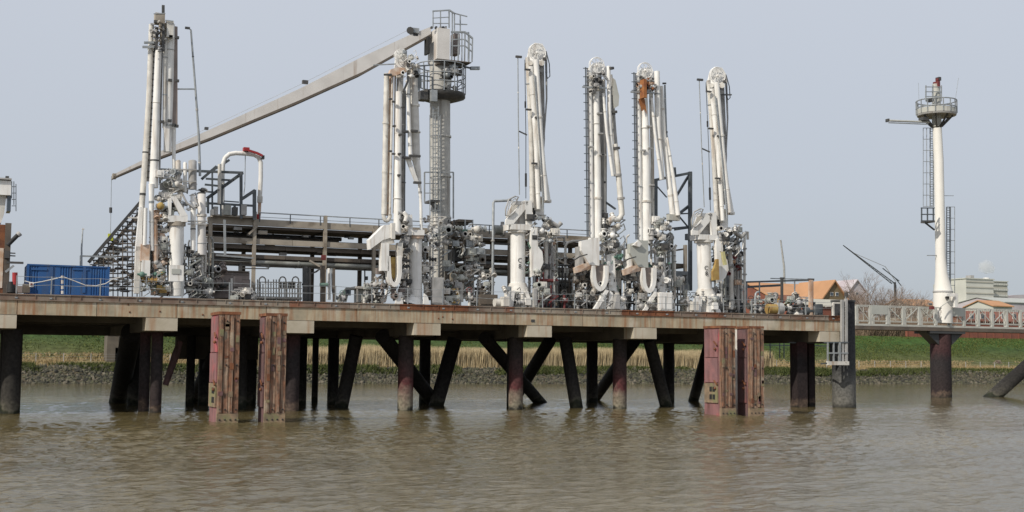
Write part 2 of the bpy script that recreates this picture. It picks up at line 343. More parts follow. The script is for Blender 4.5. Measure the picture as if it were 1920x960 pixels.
# ---- river bank, dike and the ground beyond: one sheet to the horizon
YS = 104.0
PROF = [(-6, -1.6), (-1, -.3), (0, 0), (2, .8), (4.2, 1.9), (5.6, 2.35), (9, 2.5), (14, 2.75), (20, 3.4), (30, 6.5), (38, 9.3), (41, 10.0), (45, 10.05), (52, 9.2), (70, 8.4), (400, 7.6), (3500, 7.2)]
def gz(y):
    d = y - YS
    for (a, za), (b, zb) in zip(PROF[:-1], PROF[1:]):
        if a <= d <= b: return za + (zb - za) * (d - a) / (b - a)
    return 7.2
def bank():
    xs = [-1500, -600, -250] + list(np.arange(-120, 321, 3.0)) + [400, 600, 1200, 2500]
    ys = []
    for (a, za), (b, zb) in zip(PROF[:-1], PROF[1:]):
        k = max(1, int((b - a) / 2)) if a < 60 else 2
        ys += [a + (b - a) * i / k for i in range(k)]
    ys.append(3500)
    vs = []; nx = len(xs)
    for d in ys:
        for x in xs:
            j = noise.noise(Vector((x * .06, d * .15, 0))) * (.22 if -2 < d < 60 else 0) + noise.noise(Vector((x * .4, d * .4, 5))) * (.10 if -2 < d < 60 else 0)
            wob = noise.noise(Vector((x * .03, 1, 2))) * 1.2 if d < 12 else 0
            vs.append((x, YS + d + wob, gz(YS + d) + j))
    fs = [(i * nx + k, i * nx + k + 1, (i + 1) * nx + k + 1, (i + 1) * nx + k) for i in range(len(ys) - 1) for k in range(nx - 1)]
    b = B(); b.add(vs, fs, True)
    m = bpy.data.materials.new('dike_ground'); m.use_nodes = True; n = m.node_tree.nodes; l = m.node_tree.links.new
    p = n['Principled BSDF']; p.inputs['Roughness'].default_value = .95; p.inputs['Specular IOR Level'].default_value = .1
    g = n.new('ShaderNodeNewGeometry'); s = n.new('ShaderNodeSeparateXYZ'); l(g.outputs['Position'], s.inputs[0])
    x = n.new('ShaderNodeTexNoise'); x.inputs['Scale'].default_value = .09; x.inputs['Detail'].default_value = 7; x.inputs['Roughness'].default_value = .65; l(g.outputs['Position'], x.inputs['Vector'])
    a = n.new('ShaderNodeMath'); a.operation = 'MULTIPLY_ADD'; a.inputs[1].default_value = 1.6; l(x.outputs[0], a.inputs[0]); l(s.outputs[2], a.inputs[2])
    r = n.new('ShaderNodeMapRange'); r.inputs[1].default_value = .8; r.inputs[2].default_value = 9.8; l(a.outputs[0], r.inputs[0])
    c = n.new('ShaderNodeValToRGB'); l(r.outputs[0], c.inputs[0]); E_ = c.color_ramp.elements
    E_[0].position = 0; E_[0].color = (.07, .06, .045, 1); E_[1].position = 1; E_[1].color = (.050, .098, .024, 1)
    for pz, k in ((.15, (.10, .085, .055)), (.215, (.12, .10, .06)), (.26, (.25, .185, .10)), (.36, (.21, .17, .085)), (.46, (.11, .115, .048)), (.62, (.078, .095, .036)), (.80, (.050, .082, .027))):
        q = E_.new(pz); q.color = (*k, 1)
    x2 = n.new('ShaderNodeTexNoise'); x2.inputs['Scale'].default_value = .8; x2.inputs['Detail'].default_value = 8; l(g.outputs['Position'], x2.inputs['Vector'])
    mr = n.new('ShaderNodeMapRange'); mr.inputs[1].default_value = .3; mr.inputs[2].default_value = .7; mr.inputs[3].default_value = .62; mr.inputs[4].default_value = 1.3; l(x2.outputs[0], mr.inputs[0])
    mm = n.new('ShaderNodeMix'); mm.data_type = 'RGBA'; mm.blend_type = 'MULTIPLY'; mm.inputs[0].default_value = 1; l(c.outputs[0], mm.inputs[6]); l(mr.outputs[0], mm.inputs[7])
    l(mm.outputs[2], p.inputs['Base Color'])
    bp = n.new('ShaderNodeBump'); bp.inputs['Strength'].default_value = .6; bp.inputs['Distance'].default_value = .3; l(x2.outputs[0], bp.inputs['Height']); l(bp.outputs[0], p.inputs['Normal'])
    MATS['dike_ground'] = m
    b.make('ground', 'dike_ground', kind='structure')
bank()

def rocks():
    m = bpy.data.materials.new('riprap_stone'); m.use_nodes = True; n = m.node_tree.nodes; l = m.node_tree.links.new
    p = n['Principled BSDF']; p.inputs['Roughness'].default_value = .9
    g = n.new('ShaderNodeNewGeometry'); c = n.new('ShaderNodeValToRGB'); l(g.outputs['Random Per Island'], c.inputs[0]); E_ = c.color_ramp.elements
    E_[0].color = (.022, .022, .017, 1); E_[1].color = (.155, .135, .10, 1)
    for pz, k in ((.35, (.05, .048, .032)), (.6, (.075, .075, .040)), (.85, (.088, .078, .055))):
        q = E_.new(pz); q.color = (*k, 1)
    l(c.outputs[0], p.inputs['Base Color']); MATS['riprap_stone'] = m
    phi = (1 + 5 ** .5) / 2
    iv = np.array([(-1, phi, 0), (1, phi, 0), (-1, -phi, 0), (1, -phi, 0), (0, -1, phi), (0, 1, phi), (0, -1, -phi), (0, 1, -phi), (phi, 0, -1), (phi, 0, 1), (-phi, 0, -1), (-phi, 0, 1)]) / 1.9
    fi = [(0, 11, 5), (0, 5, 1), (0, 1, 7), (0, 7, 10), (0, 10, 11), (1, 5, 9), (5, 11, 4), (11, 10, 2), (10, 7, 6), (7, 1, 8), (3, 9, 4), (3, 4, 2), (3, 2, 6), (3, 6, 8), (3, 8, 9), (4, 9, 5), (2, 4, 11), (6, 2, 10), (8, 6, 7), (9, 8, 1)]
    rs = np.random.RandomState(5); V = []; Fc = []; N = 21000
    for i in range(N):
        x = rs.uniform(-25, 240); d = rs.uniform(-.8, 5.6) if rs.rand() < .93 else rs.uniform(5.6, 8)
        wob = noise.noise(Vector((x * .03, 1, 2))) * 1.2
        s_ = rs.uniform(.13, .34) * (1.35 if rs.rand() < .12 else 1)
        q = iv * (s_ * rs.uniform(.6, 1.3, 3)) * rs.uniform(.8, 1.2, (12, 1))
        a = rs.uniform(0, 6.28); ca, sa = math.cos(a), math.sin(a)
        q = q @ np.array([[ca, sa, 0], [-sa, ca, 0], [0, 0, 1]])
        q = q + np.array([x, YS + d + wob, gz(YS + d) + .02]); V.append(q); k = i * 12
        Fc += [(f[0] + k, f[1] + k, f[2] + k) for f in fi]
    me = bpy.data.meshes.new('riprap'); me.from_pydata(np.concatenate(V).tolist(), [], Fc); me.materials.append(m)
    o = bpy.data.objects.new('riprap', me); col.objects.link(o); o['kind'] = 'stuff'; o['label'] = 'loose grey-brown stones lining the river bank at the waterline'; o['category'] = 'stones'
rocks()

def blades(name, N, xr, dr, hh, wd, c1, c2, label, cat, lean=.15, zoff=0, den=None):
    rs = np.random.RandomState(len(name)); V = []; Fc = []; k = 0
    for i in range(N):
        x = rs.uniform(*xr); d = rs.uniform(*dr)
        if den and noise.noise(Vector((x * .08, d * .12, 3))) < den: continue
        h = rs.uniform(*hh) * (1 + .25 * noise.noise(Vector((x * .12, d * .3, 8)))); z = gz(YS + d) - .05 + zoff; a = rs.uniform(0, 3.14); dx, dy = math.cos(a) * wd, math.sin(a) * wd
        lx, ly = rs.normal(0, lean, 2) * h; y = YS + d
        V += [(x - dx, y - dy, z), (x + dx, y + dy, z), (x + lx, y + ly, z + h)]; Fc.append((k, k + 1, k + 2)); k += 3
    m = bpy.data.materials.new(name); m.use_nodes = True; n = m.node_tree.nodes; l = m.node_tree.links.new
    g = n.new('ShaderNodeNewGeometry'); c = n.new('ShaderNodeValToRGB'); l(g.outputs['Random Per Island'], c.inputs[0])
    c.color_ramp.elements[0].color = (*c1, 1); c.color_ramp.elements[1].color = (*c2, 1)
    p = n['Principled BSDF']; p.inputs['Roughness'].default_value = .9; p.inputs['Specular IOR Level'].default_value = .1; l(c.outputs[0], p.inputs['Base Color'])
    me = bpy.data.meshes.new(name); me.from_pydata(V, [], Fc); me.materials.append(m)
    o = bpy.data.objects.new(name, me); col.objects.link(o); o['kind'] = 'stuff'; o['label'] = label; o['category'] = cat
blades('dry_reeds', 110000, (33, 140), (7.4, 13.5), (2.0, 3.7), .08, (.43, .35, .21), (.50, .41, .26), 'tall dry straw coloured reeds standing behind the jetty piles', 'reeds', .06)
blades('green_scrub', 42000, (-20, 235), (3.2, 8.0), (.3, .9), .14, (.045, .065, .02), (.11, .12, .045), 'low dark green scrub growing on top of the bank stones', 'scrub', .5, 0, -.08)
blades('dry_grass', 70000, (-20, 240), (6.5, 23), (.25, .55), .12, (.26, .20, .10), (.38, .29, .16), 'strip of dry yellow grass along the bank above the stones', 'grass', .4, 0, -.25)
blades('dike_grass', 80000, (-25, 240), (19, 42), (.10, .28), .12, (.055, .085, .022), (.130, .140, .046), 'short green grass covering the dike slope', 'grass', .5)

# ================================================================== JETTY
BX = [0.0, 10.26, 19.8, 29.43, 38.6, 47.93, 57.0, 66.05]     # cross beams
XE = 67.2; DEP = 20.0; XW = -26.0
J = thing('jetty', 'long concrete jetty deck with rusty steel edge on dark piles', 'jetty', (XW, 0, 0))
joints = [XW, -12, 1.05, 6.0, 11.25, 17.4, 24.0, 31.4, 36.5, 42.3, 48.4, 54.5, 61, XE]
for a, c in zip(joints[:-1], joints[1:]):
    j = random.uniform(-.012, .012)
    b = B(); b.box((a + .018, j, 6.52), (c - .018, .5, 7.44)); b.make('edge_panel', 'concrete', J)
b = B(); b.box((XW, .5, 7.1), (XE - .02, DEP, 7.90)); b.make('deck_slab', 'concrete_shaded', J)
b = B(); b.box((XW, DEP, 5.55), (XE, DEP + .6, 7.9)); b.make('rear_beam', 'concrete_shaded', J)
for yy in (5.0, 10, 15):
    b = B(); b.box((XW, yy, 6.2), (XE - .3, yy + .6, 7.1)); b.make('stringer', 'concrete_shaded', J)
a = XW
while a < XE:
    ln = random.uniform(3.5, 6.5); c = min(a + ln, XE)
    b = B(); b.box((a + .01, -.10, 7.44), (c - .01, .45, 7.52)); b.box((a + .01, -.03, 7.52), (c - .01, .3, 7.80)); b.box((a + .01, -.09, 7.80), (c - .01, .45, 7.87))
    for t in np.arange(a + .6, c - .3, 1.2): b.box((t, -.085, 7.525), (t + .03, -.03, 7.795))
    b.make('edge_rail', random.choice(('rail_rust', 'rail_rust', 'rust', 'rail_rust', 'rail_pale')), J); a = c
for i, x in enumerate([-19.0, -9.6] + BX):
    b = B(); b.box((x - 1.05, .02, 5.62), (x + 1.05, 1.6, 6.515)); b.make('beam_end', 'concrete_pale', J)
    b = B(); b.box((x - 1.04, 1.6, 5.58), (x + 1.04, DEP - .01, 7.09)); b.make('cross_beam', 'concrete_shaded', J)  # pale tip and dark body put the deck's shade into the beam colours

def pile(pt, pb, r, m, seg=14, name='pile', par=J):
    pt, pb = Vector(pt), Vector(pb); d = (pb - pt).normalized(); pb2 = pb + d * 1.5
    b = B(); b.tube([pt, pt.lerp(pb2, .33), pt.lerp(pb2, .66), pb2], r, seg); return b.make(name, m, par)
def vpile(u, w, y, m='pile_front', zt=5.6, sq=False):
    p = P(u, 740, y); r = w / 2 / S(u, y)
    if sq:
        b = B(); b.beam((p.x, y, zt), (p.x, y, -1.5), r * 1.8, r * 1.8); return b.make('pile', m, J)
    return pile((p.x, y, zt), (p.x, y, 0), r, m)
def rake(ut, yt, ub, vb, w, m='pile_dark'):
    t = P(ut, 640, yt); bt = PZ(ub, vb, 0); bt.y = min(bt.y, 23); bt2 = P(ub, vb, bt.y)
    pile((t.x, yt, 5.62), (bt2.x, bt.y, 0), w / 2 / S(ub, 14), m)
for u, w, m_ in ((20, 35, 'pile_dark'), (292, 22, 'pile_rusty'), (548, 26, 'pile_rusty'), (760, 29, 'pile_front'), (967, 27, 'pile_front'), (1162, 26, 'pile_front')): vpile(u, w, 2.9, m_)
vpile(270, 20, 4.6, 'pile_rusty'); vpile(5, 16, 5, 'pile_dark')
vpile(1357, 24, 3.0, 'pile_dark'); vpile(1498, 25, 2.6, 'pile_rusty', sq=True); vpile(1519, 15, 3.6, 'pile_rusty', sq=True)
for u in (564, 624, 796, 1110, 1254, 470, 382, 250): vpile(u, 21, 17.0, 'pile_dark')
vpile(955, 10, 5.5, 'pile_dark'); vpile(356, 16, 16, 'pile_dark'); vpile(500, 22, 16, 'pile_dark'); vpile(418, 24, 10, 'pile_dark'); vpile(590, 12, 19, 'pile_dark'); vpile(452, 20, 8, 'pile_dark'); vpile(540, 18, 8, 'pile_dark')  # some of these dark piles added to deepen the shade at left
rake(246, 8, 221, 755, 36); rake(668, 8, 640, 764, 24); rake(717, 6, 816, 757, 26); rake(853, 12, 818, 760, 27)
rake(908, 6, 1013, 755, 22); rake(1031, 14, 962, 752, 24); rake(1060, 6, 1081, 765, 22); rake(1190, 12, 1113, 747, 22); rake(1217, 5, 1249, 762, 21)
rake(420, 12, 360, 755, 26); rake(500, 10, 560, 748, 24); rake(1330, 12, 1300, 752, 20)  # crossing rakes added to darken the space under the deck
b = B(); b.tube([P(338, 640, 9), P(330, 664, 9), P(310, 722, 9)], [.22, .30, .22], 12); b.make('discharge_pipe', 'dolphin_side', J)
b = B(); b.box((P(330, 650, 17).x, 16.5, 3.7), (P(482, 650, 17).x, 17.5, 5.56)); b.make('shade_backing', 'concrete_shaded', J)  # dark box added to deepen the shade behind the left piles
b = B(); b.box(P(1480, 641, 2.2), P(1570, 645, 2.5)); b.make('lower_waler', 'slate_steel', J)
b = B(); b.box(P(1436, 646, 16), P(1580, 650, 16.3)); 
for u in (1444, 1462, 1470): b.tube([P(u, 640, 16), P(u, 672, 16)], .06, 6)
b.make('hanging_walkway', 'slate_steel', J)
# little marks on the concrete face
b = B(); b.box(P(996, 599, -.04), P(1002, 604, .02)); b.make('face_bracket', 'dark_steel', J)
for u, v in ((822, 597), (830, 594), (848, 598), (240, 571), (243, 585), (300, 584), (380, 590)):
    b = B(); b.ball(P(u, v, 0), .07, 8, 4); b.make('anchor_bolt', 'rust', J)
# posts and wires along the deck edge
px_ = [P(u, 560, .15).x for u in (30, 95, 187, 262, 341, 430, 497)] + list(np.arange(22.4, 66.5, 2.75))
for i, x in enumerate(px_):
    lean = random.uniform(-.03, .03)
    b = B(); b.beam((x, .12, 7.6), (x + lean, .12, 9.06), .07, .07); b.box((x - .08, -.12, 7.56), (x + .08, .02, 7.66)); b.make('railing_post', 'galvanized', J)
for z in (9.02, 8.5):
    for a, c in zip(px_[:-1], px_[1:]):
        mid = (a + c) / 2; b = B(); b.tube([(a, .12, z), (mid, .12, z - .03 - random.random() * .05), (c, .12, z)], .017, 5, False); b.make('railing_wire', 'galvanized', J)

# ---- fender dolphins
def dolphin(uc, ul, ur, vt, vb, y, label, damaged=False, twist=0.0):
    s = 1; xr = P(ur, vb, y).x; w = 1.25; d = 2.4; xl = xr - w; zt = P(uc, vt, y).z; p0 = (xl, y, 0)
    # left side seen obliquely; depth chosen so that the left rear corner meets ul
    for _ in range(12):
        q = P(ul, vb, y + d); d *= max(.6, min(1.5, 1 + (xl - q.x) * .25))
    d = max(1.0, min(d, 3.4))
    r = thing('fender_dolphin', label, 'dolphin', (xl + w / 2, y, 0), 'rusty fender dolphins standing in front of the jetty')
    b = B(); b.box((xl + .05, y + .22, -1.6), (xr - .05, y + d, zt - .12)); sm = 'dolphin_pink' if damaged else 'dolphin_side'; b.make('box_pile', sm, r)
    n = 4; pw = w / n
    for k in range(n):
        x0 = xl + k * pw; jt = random.uniform(-.03, .03)
        b = B(); b.box((x0 + .015, y + jt, .55), (x0 + pw - .015, y + .215, zt + random.uniform(-.06, .03)))
        if k % 2 == 0: b.box((x0 + .09, y - .10 + jt, .62), (x0 + pw - .09, y + jt - .002, zt - .25))
        b.make('fender_rib', 'dolphin_rib', r)
        for q_ in range(3):
            zz = random.uniform(.8, zt - .8); hh = random.uniform(.12, .5); b = B(); b.box((x0 + random.uniform(.02, .1), y - .125 + (k % 2) * .10 + jt, zz), (x0 + pw - random.uniform(.02, .1), y - .08 + (k % 2) * .10 + jt, zz + hh)); b.make('scuffed_patch', random.choice(('dolphin_foot', 'dolphin_side', 'rust', 'dolphin_foot')), r)
    b = B(); b.box((xl + .0, y - .03, -1.2), (xr, y + .21, .54)); b.make('foot_plate', 'dolphin_foot', r)
    b = B(); b.box((xl - .03, y - .02, zt - .11), (xr + .03, y + d + .02, zt + .06)); b.make('cap_plate', 'rust', r)
    for zz in (.18, .78, 3.4, zt - .5):
        for k in range(4):
            b = B(); b.ball((xl + w * (k + .5) / 4, y - .04, zz), .055, 6, 4); b.make('bolt', 'black_rubber', r)
    # side plates
    for k, (z0, z1) in enumerate(((.9, 2.3), (2.36, 4.1), (4.16, zt - .2))):
        b = B(); b.box((xl - .05 + .02 * k, y + .4, z0), (xl + .045, y + d - .15, z1)); b.make('side_plate', sm if k != 0 or not damaged else 'dolphin_foot', r)
    for zz in (2.2, 5.0):
        b = B(); b.beam((xl - .12, y + .35, zz), (xl - .12, y + .75, zz + .3), .07, .10); b.ball((xl - .12, y + .6, zz - .25), .10, 8, 5); b.make('lug', 'rust', r)
    if damaged:
        for k in range(4):
            b = B(); b.box((xl - .075, y + .7 + .4 * (k % 2), 1.15 + .55 * (k // 2)), (xl - .04, y + 1.0 + .4 * (k % 2), 1.5 + .55 * (k // 2))); b.make('hole_patch', 'black_rubber', r)
    return r
dolphin(420, 390, 446, 586, 793, -12.9, 'leftmost rusty fender dolphin with mauve side and patched foot', True)
dolphin(510, 483, 534, 589, 793, -13.2, 'orange rusty fender dolphin just right of the leftmost one')
dolphin(1350, 1320, 1380, 612, 780, -11.6, 'pink sided rusty fender dolphin with broken lower side plate', True)
dr = dolphin(1412, 1382, 1433, 613, 780, -11.6, 'rightmost rusty fender dolphin carrying a small white sign')
q = P(1392, 640, -10.2)
b = B(); b.box((q.x - .03, -11.0, q.z - .45), (q.x + .02, -10.2, q.z + .35)); so_ = solo(b, 'sign', 'white_paint', 'small white notice with red marks on the rightmost dolphin', 'sign')
b = B(); b.beam((q.x - .045, -10.95, q.z - .3), (q.x - .045, -10.3, q.z + .25), .02, .10); b.beam((q.x - .045, -10.3, q.z - .3), (q.x - .045, -10.95, q.z + .2), .02, .08)
o = b.make('red_mark', 'red_paint'); o.parent = so_; o.matrix_parent_inverse = Matrix.Translation(-so_.location)
b = B(); b.tube([P(1381, 618, -8.5), P(1381, 778, -8.5)], .10, 8); b.make('guide_pipe', 'white_dirty', dr)
b = B(); b.tube([P(1388, 640, -8), P(1388, 780, -8)], .28, 10); b.make('rear_pile', 'pile_dark', dr)

# ---- end tube with the ladder cage
T = thing('mooring_tube', 'thick dark steel tube pile at the right end of the jetty', 'tube pile', (P(1583, 765, 1.2).x, 1.2, 0))
q = P(1583, 765, 1.2); zt = P(1590, 564, 1.2).z
b = B(); b.tube([(q.x, 1.2, -1.5), (q.x, 1.2, 3), (q.x, 1.2, zt)], 1.0, 28); b.make('tube', 'tube_pile', T)
b = B(); b.tube([(q.x, 1.2, zt - .12), (q.x, 1.2, zt + .02)], 1.06, 28); b.make('rim', 'tube_steel', T)
A = Asm('access_cage', 'white ladder cage hanging beside the dark tube pile', 'ladder', 1575, -.6, 4.2)
for nm, pts in (('post', [(1586, 560), (1586, 686)]), ('post', [(1579, 562), (1579, 684)])): A.bar(nm, 'grey_paint', pts, 5, y=-.5)
for v in range(566, 684, 9):
    A.bar('rung', 'grey_paint', [(1579, v), (1586, v)], 1.6, y=-.5)
for v, w_, m_ in ((642, 2.5, 'slate_steel'), (662, 2.5, 'galvanized'), (681, 7, 'white_dirty')): A.bar('cage_rail', m_, [(1551, v), (1590, v)], w_, y=-.6)
for u in (1552, 1563, 1574): A.bar('cage_post', 'galvanized', [(u, 642), (u, 681)], 2.5 if u != 1574 else 4, y=-.6)
for v in (642, 681): A.bar('cage_rail', 'slate_steel', [(1551, v), (1540, v + 1, .8)], 2.5, y=-.6)
A.box('cage_back', 'black_rubber', 1555, 644, 1578, 678, .1, y=.5)
b = A.bar('', '', [(1562, 568), (1579, 568)], 3, y=-.2, b=B()); A.bar('', '', [(1562, 568), (1562, 592)], 3.5, y=-.2, b=b); A.bar('', '', [(1548, 575), (1562, 572)], 2, y=-.2, b=b)
b.make('gate_frame', 'white_dirty', A.r)
A.box('floodlight', 'dark_steel', 1583, 548, 1590, 558, .3, y=-.3)
A.bar('lamp_arm', 'galvanized', [(1586, 562), (1586, 556)], 2, y=-.2)
A = Asm('electrical_cabinet', 'grey electrical cabinet at the right end of the deck beside the ladder cage', 'cabinet', 1568, 1.2)
A.box('body', 'slate_steel', 1562, 571, 1578, 592, .8, y=1.2); A.box('door', 'grey_paint', 1566, 573, 1576, 588, .04, y=1.15); A.box('plinth', 'concrete_shaded', 1561, 589, 1579, 596, .9, y=1.1)

# ================================================================== LOADING ARMS
ARMG = 'white marine loading arms standing upright on the jetty'
def wheel(A, cu, cv, rpx, m, y, name='sheave', parent=None, spokes=8):
    c = A.p(cu, cv, y); r = A.m(rpx, cu, y); ax = Vector((0, 1, 0)); b = B()
    b.ring(c, ax, r, r * .055, 26, 6); b.ring(c + Vector((0, .22, 0)), ax, r, r * .055, 26, 6)
    for k in range(spokes):
        a = math.pi * 2 * k / spokes + .2; b.beam(c + Vector((0, .1, 0)), c + Vector((math.cos(a) * r * .95, .1, math.sin(a) * r * .95)), r * .055, r * .055)
    b.tube([c - Vector((0, .15, 0)), c + Vector((0, .4, 0))], r * .14, 10)
    return b.make(name, m, parent or A.r)
def crescent(A, cu, v0, v1, w, thick, m, y, d=.55, name='counterweight'):
    """U shaped quadrant, open at the top; v1 is its lowest point"""
    rv = min((v1 - v0) * .75, w * 1.1)
    out = [(cu - w / 2, v0)] + arc(cu, v1 - rv, w / 2, rv, 180, 360, 12) + [(cu + w / 2, v0)]
    inn = [(cu + w / 2 - thick, v0)] + arc(cu, v1 - rv, w / 2 - thick, rv - thick * 1.2, 360, 180, 12) + [(cu - w / 2 + thick * .8, v0)]
    b = B(); yy = y; o_ = [A.p(u, v, yy) for u, v in out]; i_ = [A.p(u, v, yy) for u, v in inn][::-1]; n = len(o_); off = Vector((0, d, 0))
    vs = o_ + i_ + [p + off for p in o_] + [p + off for p in i_]; fs = []
    for k in range(n - 1):
        fs += [(k, k + 1, n + k + 1, n + k), (2 * n + k + 1, 2 * n + k, 3 * n + k, 3 * n + k + 1), (k + 1, k, 2 * n + k, 2 * n + k + 1), (n + k, n + k + 1, 3 * n + k + 1, 3 * n + k)]
    fs += [(0, n, 3 * n, 2 * n), (n - 1, 3 * n - 1, 4 * n - 1, 2 * n - 1)]
    b.add(vs, fs); return b.make(name, m, A.r)
def clutter(A, u0, v0, u1, v1, y, n, seed, mats=('white_dirty', 'grey_paint', 'dark_steel', 'galvanized', 'white_paint', 'panel_grey', 'white_dirty', 'white_paint'), name='valve_block', s0=4, s1=11):
    """swivel joints, couplings, flanges and hydraulic blocks packed on the arm: each its own part"""
    rs = random.Random(seed); n = int(n * 1.8); s0 *= 1.1; s1 *= 1.22
    for i in range(n):
        u = rs.uniform(u0, u1); v = rs.uniform(v0, v1); s_ = rs.uniform(s0, s1); m = rs.choice(mats); yy = y + rs.uniform(-.5, .5); k = rs.random()
        c = A.p(u, v, yy); r = A.m(s_, u, yy) / 2
        b = B()
        if k < .3:
            d = Vector((rs.choice((0, 0, 1)), rs.choice((0, 1)), rs.choice((0, 1)))) ; d = d.normalized() if d.length else Vector((1, 0, 0))
            b.tube([c - d * r * 1.3, c + d * r * 1.3], r * .55, 9)
            for t in (-1.3, -.2, 1.1): b.tube([c + d * r * t, c + d * r * (t + .22)], r * .85, 10)
            nm = 'flanged_joint'
        elif k < .5:
            b.box(c - Vector((r, r * .6, r * .8)), c + Vector((r, r * .6, r * .8))); b.box(c + Vector((-r * .5, -r * .8, -r * .4)), c + Vector((r * .4, -r * .6, r * .5)))
            nm = name
        elif k < .72:
            e = c + Vector((rs.uniform(-1, 1) * r * 1.2, -.1, -r * 2)); b.tube([c, c + Vector((r, 0, r * .8)), c + Vector((r * 1.5, 0, -r * .6)), e], r * .16, 6); nm = 'hose'
        elif k < .88:
            b.ball(c, r * .9, 10, 6); b.tube([c - Vector((r * 1.4, 0, 0)), c + Vector((r * 1.4, 0, 0))], r * .35, 8); nm = 'swivel_joint'
        else:
            b.beam(c - Vector((r * 1.5, 0, r)), c + Vector((r * 1.5, 0, r)), r * .35, r * .35); b.beam(c - Vector((r * 1.2, 0, -r)), c + Vector((r * 1.2, 0, r)), r * .2, r * .25); nm = 'link_rod'
        b.make(nm, m, A.r)
def droppers(A, u0, u1, v0, v1, y, n, seed, mats=('grey_paint', 'white_dirty', 'galvanized', 'white_paint', 'pipe_grey', 'white_dirty')):
    rs = random.Random(seed)
    for i in range(n):
        u = u0 + (u1 - u0) * (i + rs.random()) / n; a = v0 + (v1 - v0) * rs.uniform(0, .35); b_ = v1 - (v1 - v0) * rs.uniform(0, .15); k = rs.uniform(-6, 6); yy = y + rs.uniform(-.6, .9); w_ = rs.uniform(2, 5)
        A.tube('feed_pipe', rs.choice(mats), [(u + k, a), (u, a + 5), (u, (a + b_) / 2), (u + rs.choice((0, 0, k)), b_)], w_, y=yy, seg=8)
        for t in (.3, .7): A.tube('flange', rs.choice(mats), [(u, a + (b_ - a) * t), (u, a + (b_ - a) * t + 2)], w_ * 1.8, y=yy, seg=8)
def clamps(A, pts, w, y, m='dark_steel'):
    for u, v in pts: A.box('clamp', m, u - w / 2 - 4, v - 1.5, u + w / 2, v + 1.8, .25, y=y)
def glyphs(A, u, v, y, h=8):
    """dark stencilled characters stacked on the riser"""
    for k, ch in enumerate('C8'):
        c = bpy.data.curves.new('marking', 'FONT'); c.body = ch; c.size = A.m(h * 1.35, u, y); c.extrude = .008; c.align_x = 'CENTER'
        o = bpy.data.objects.new('marking', c); dg = None
        me = bpy.data.meshes.new_from_object(o); bpy.data.objects.remove(o)
        p = A.p(u, v + k * h * 1.25, y); org = Vector(A.r['_o'])
        mt = Matrix.Translation(p - org) @ Matrix.Rotation(R(-18), 4, 'Z') @ Matrix.Rotation(math.pi / 2, 4, 'X'); me.transform(mt); me.materials.append(MATS['dark_steel'])
        o = bpy.data.objects.new('marking', me); col.objects.link(o); o.parent = A.r

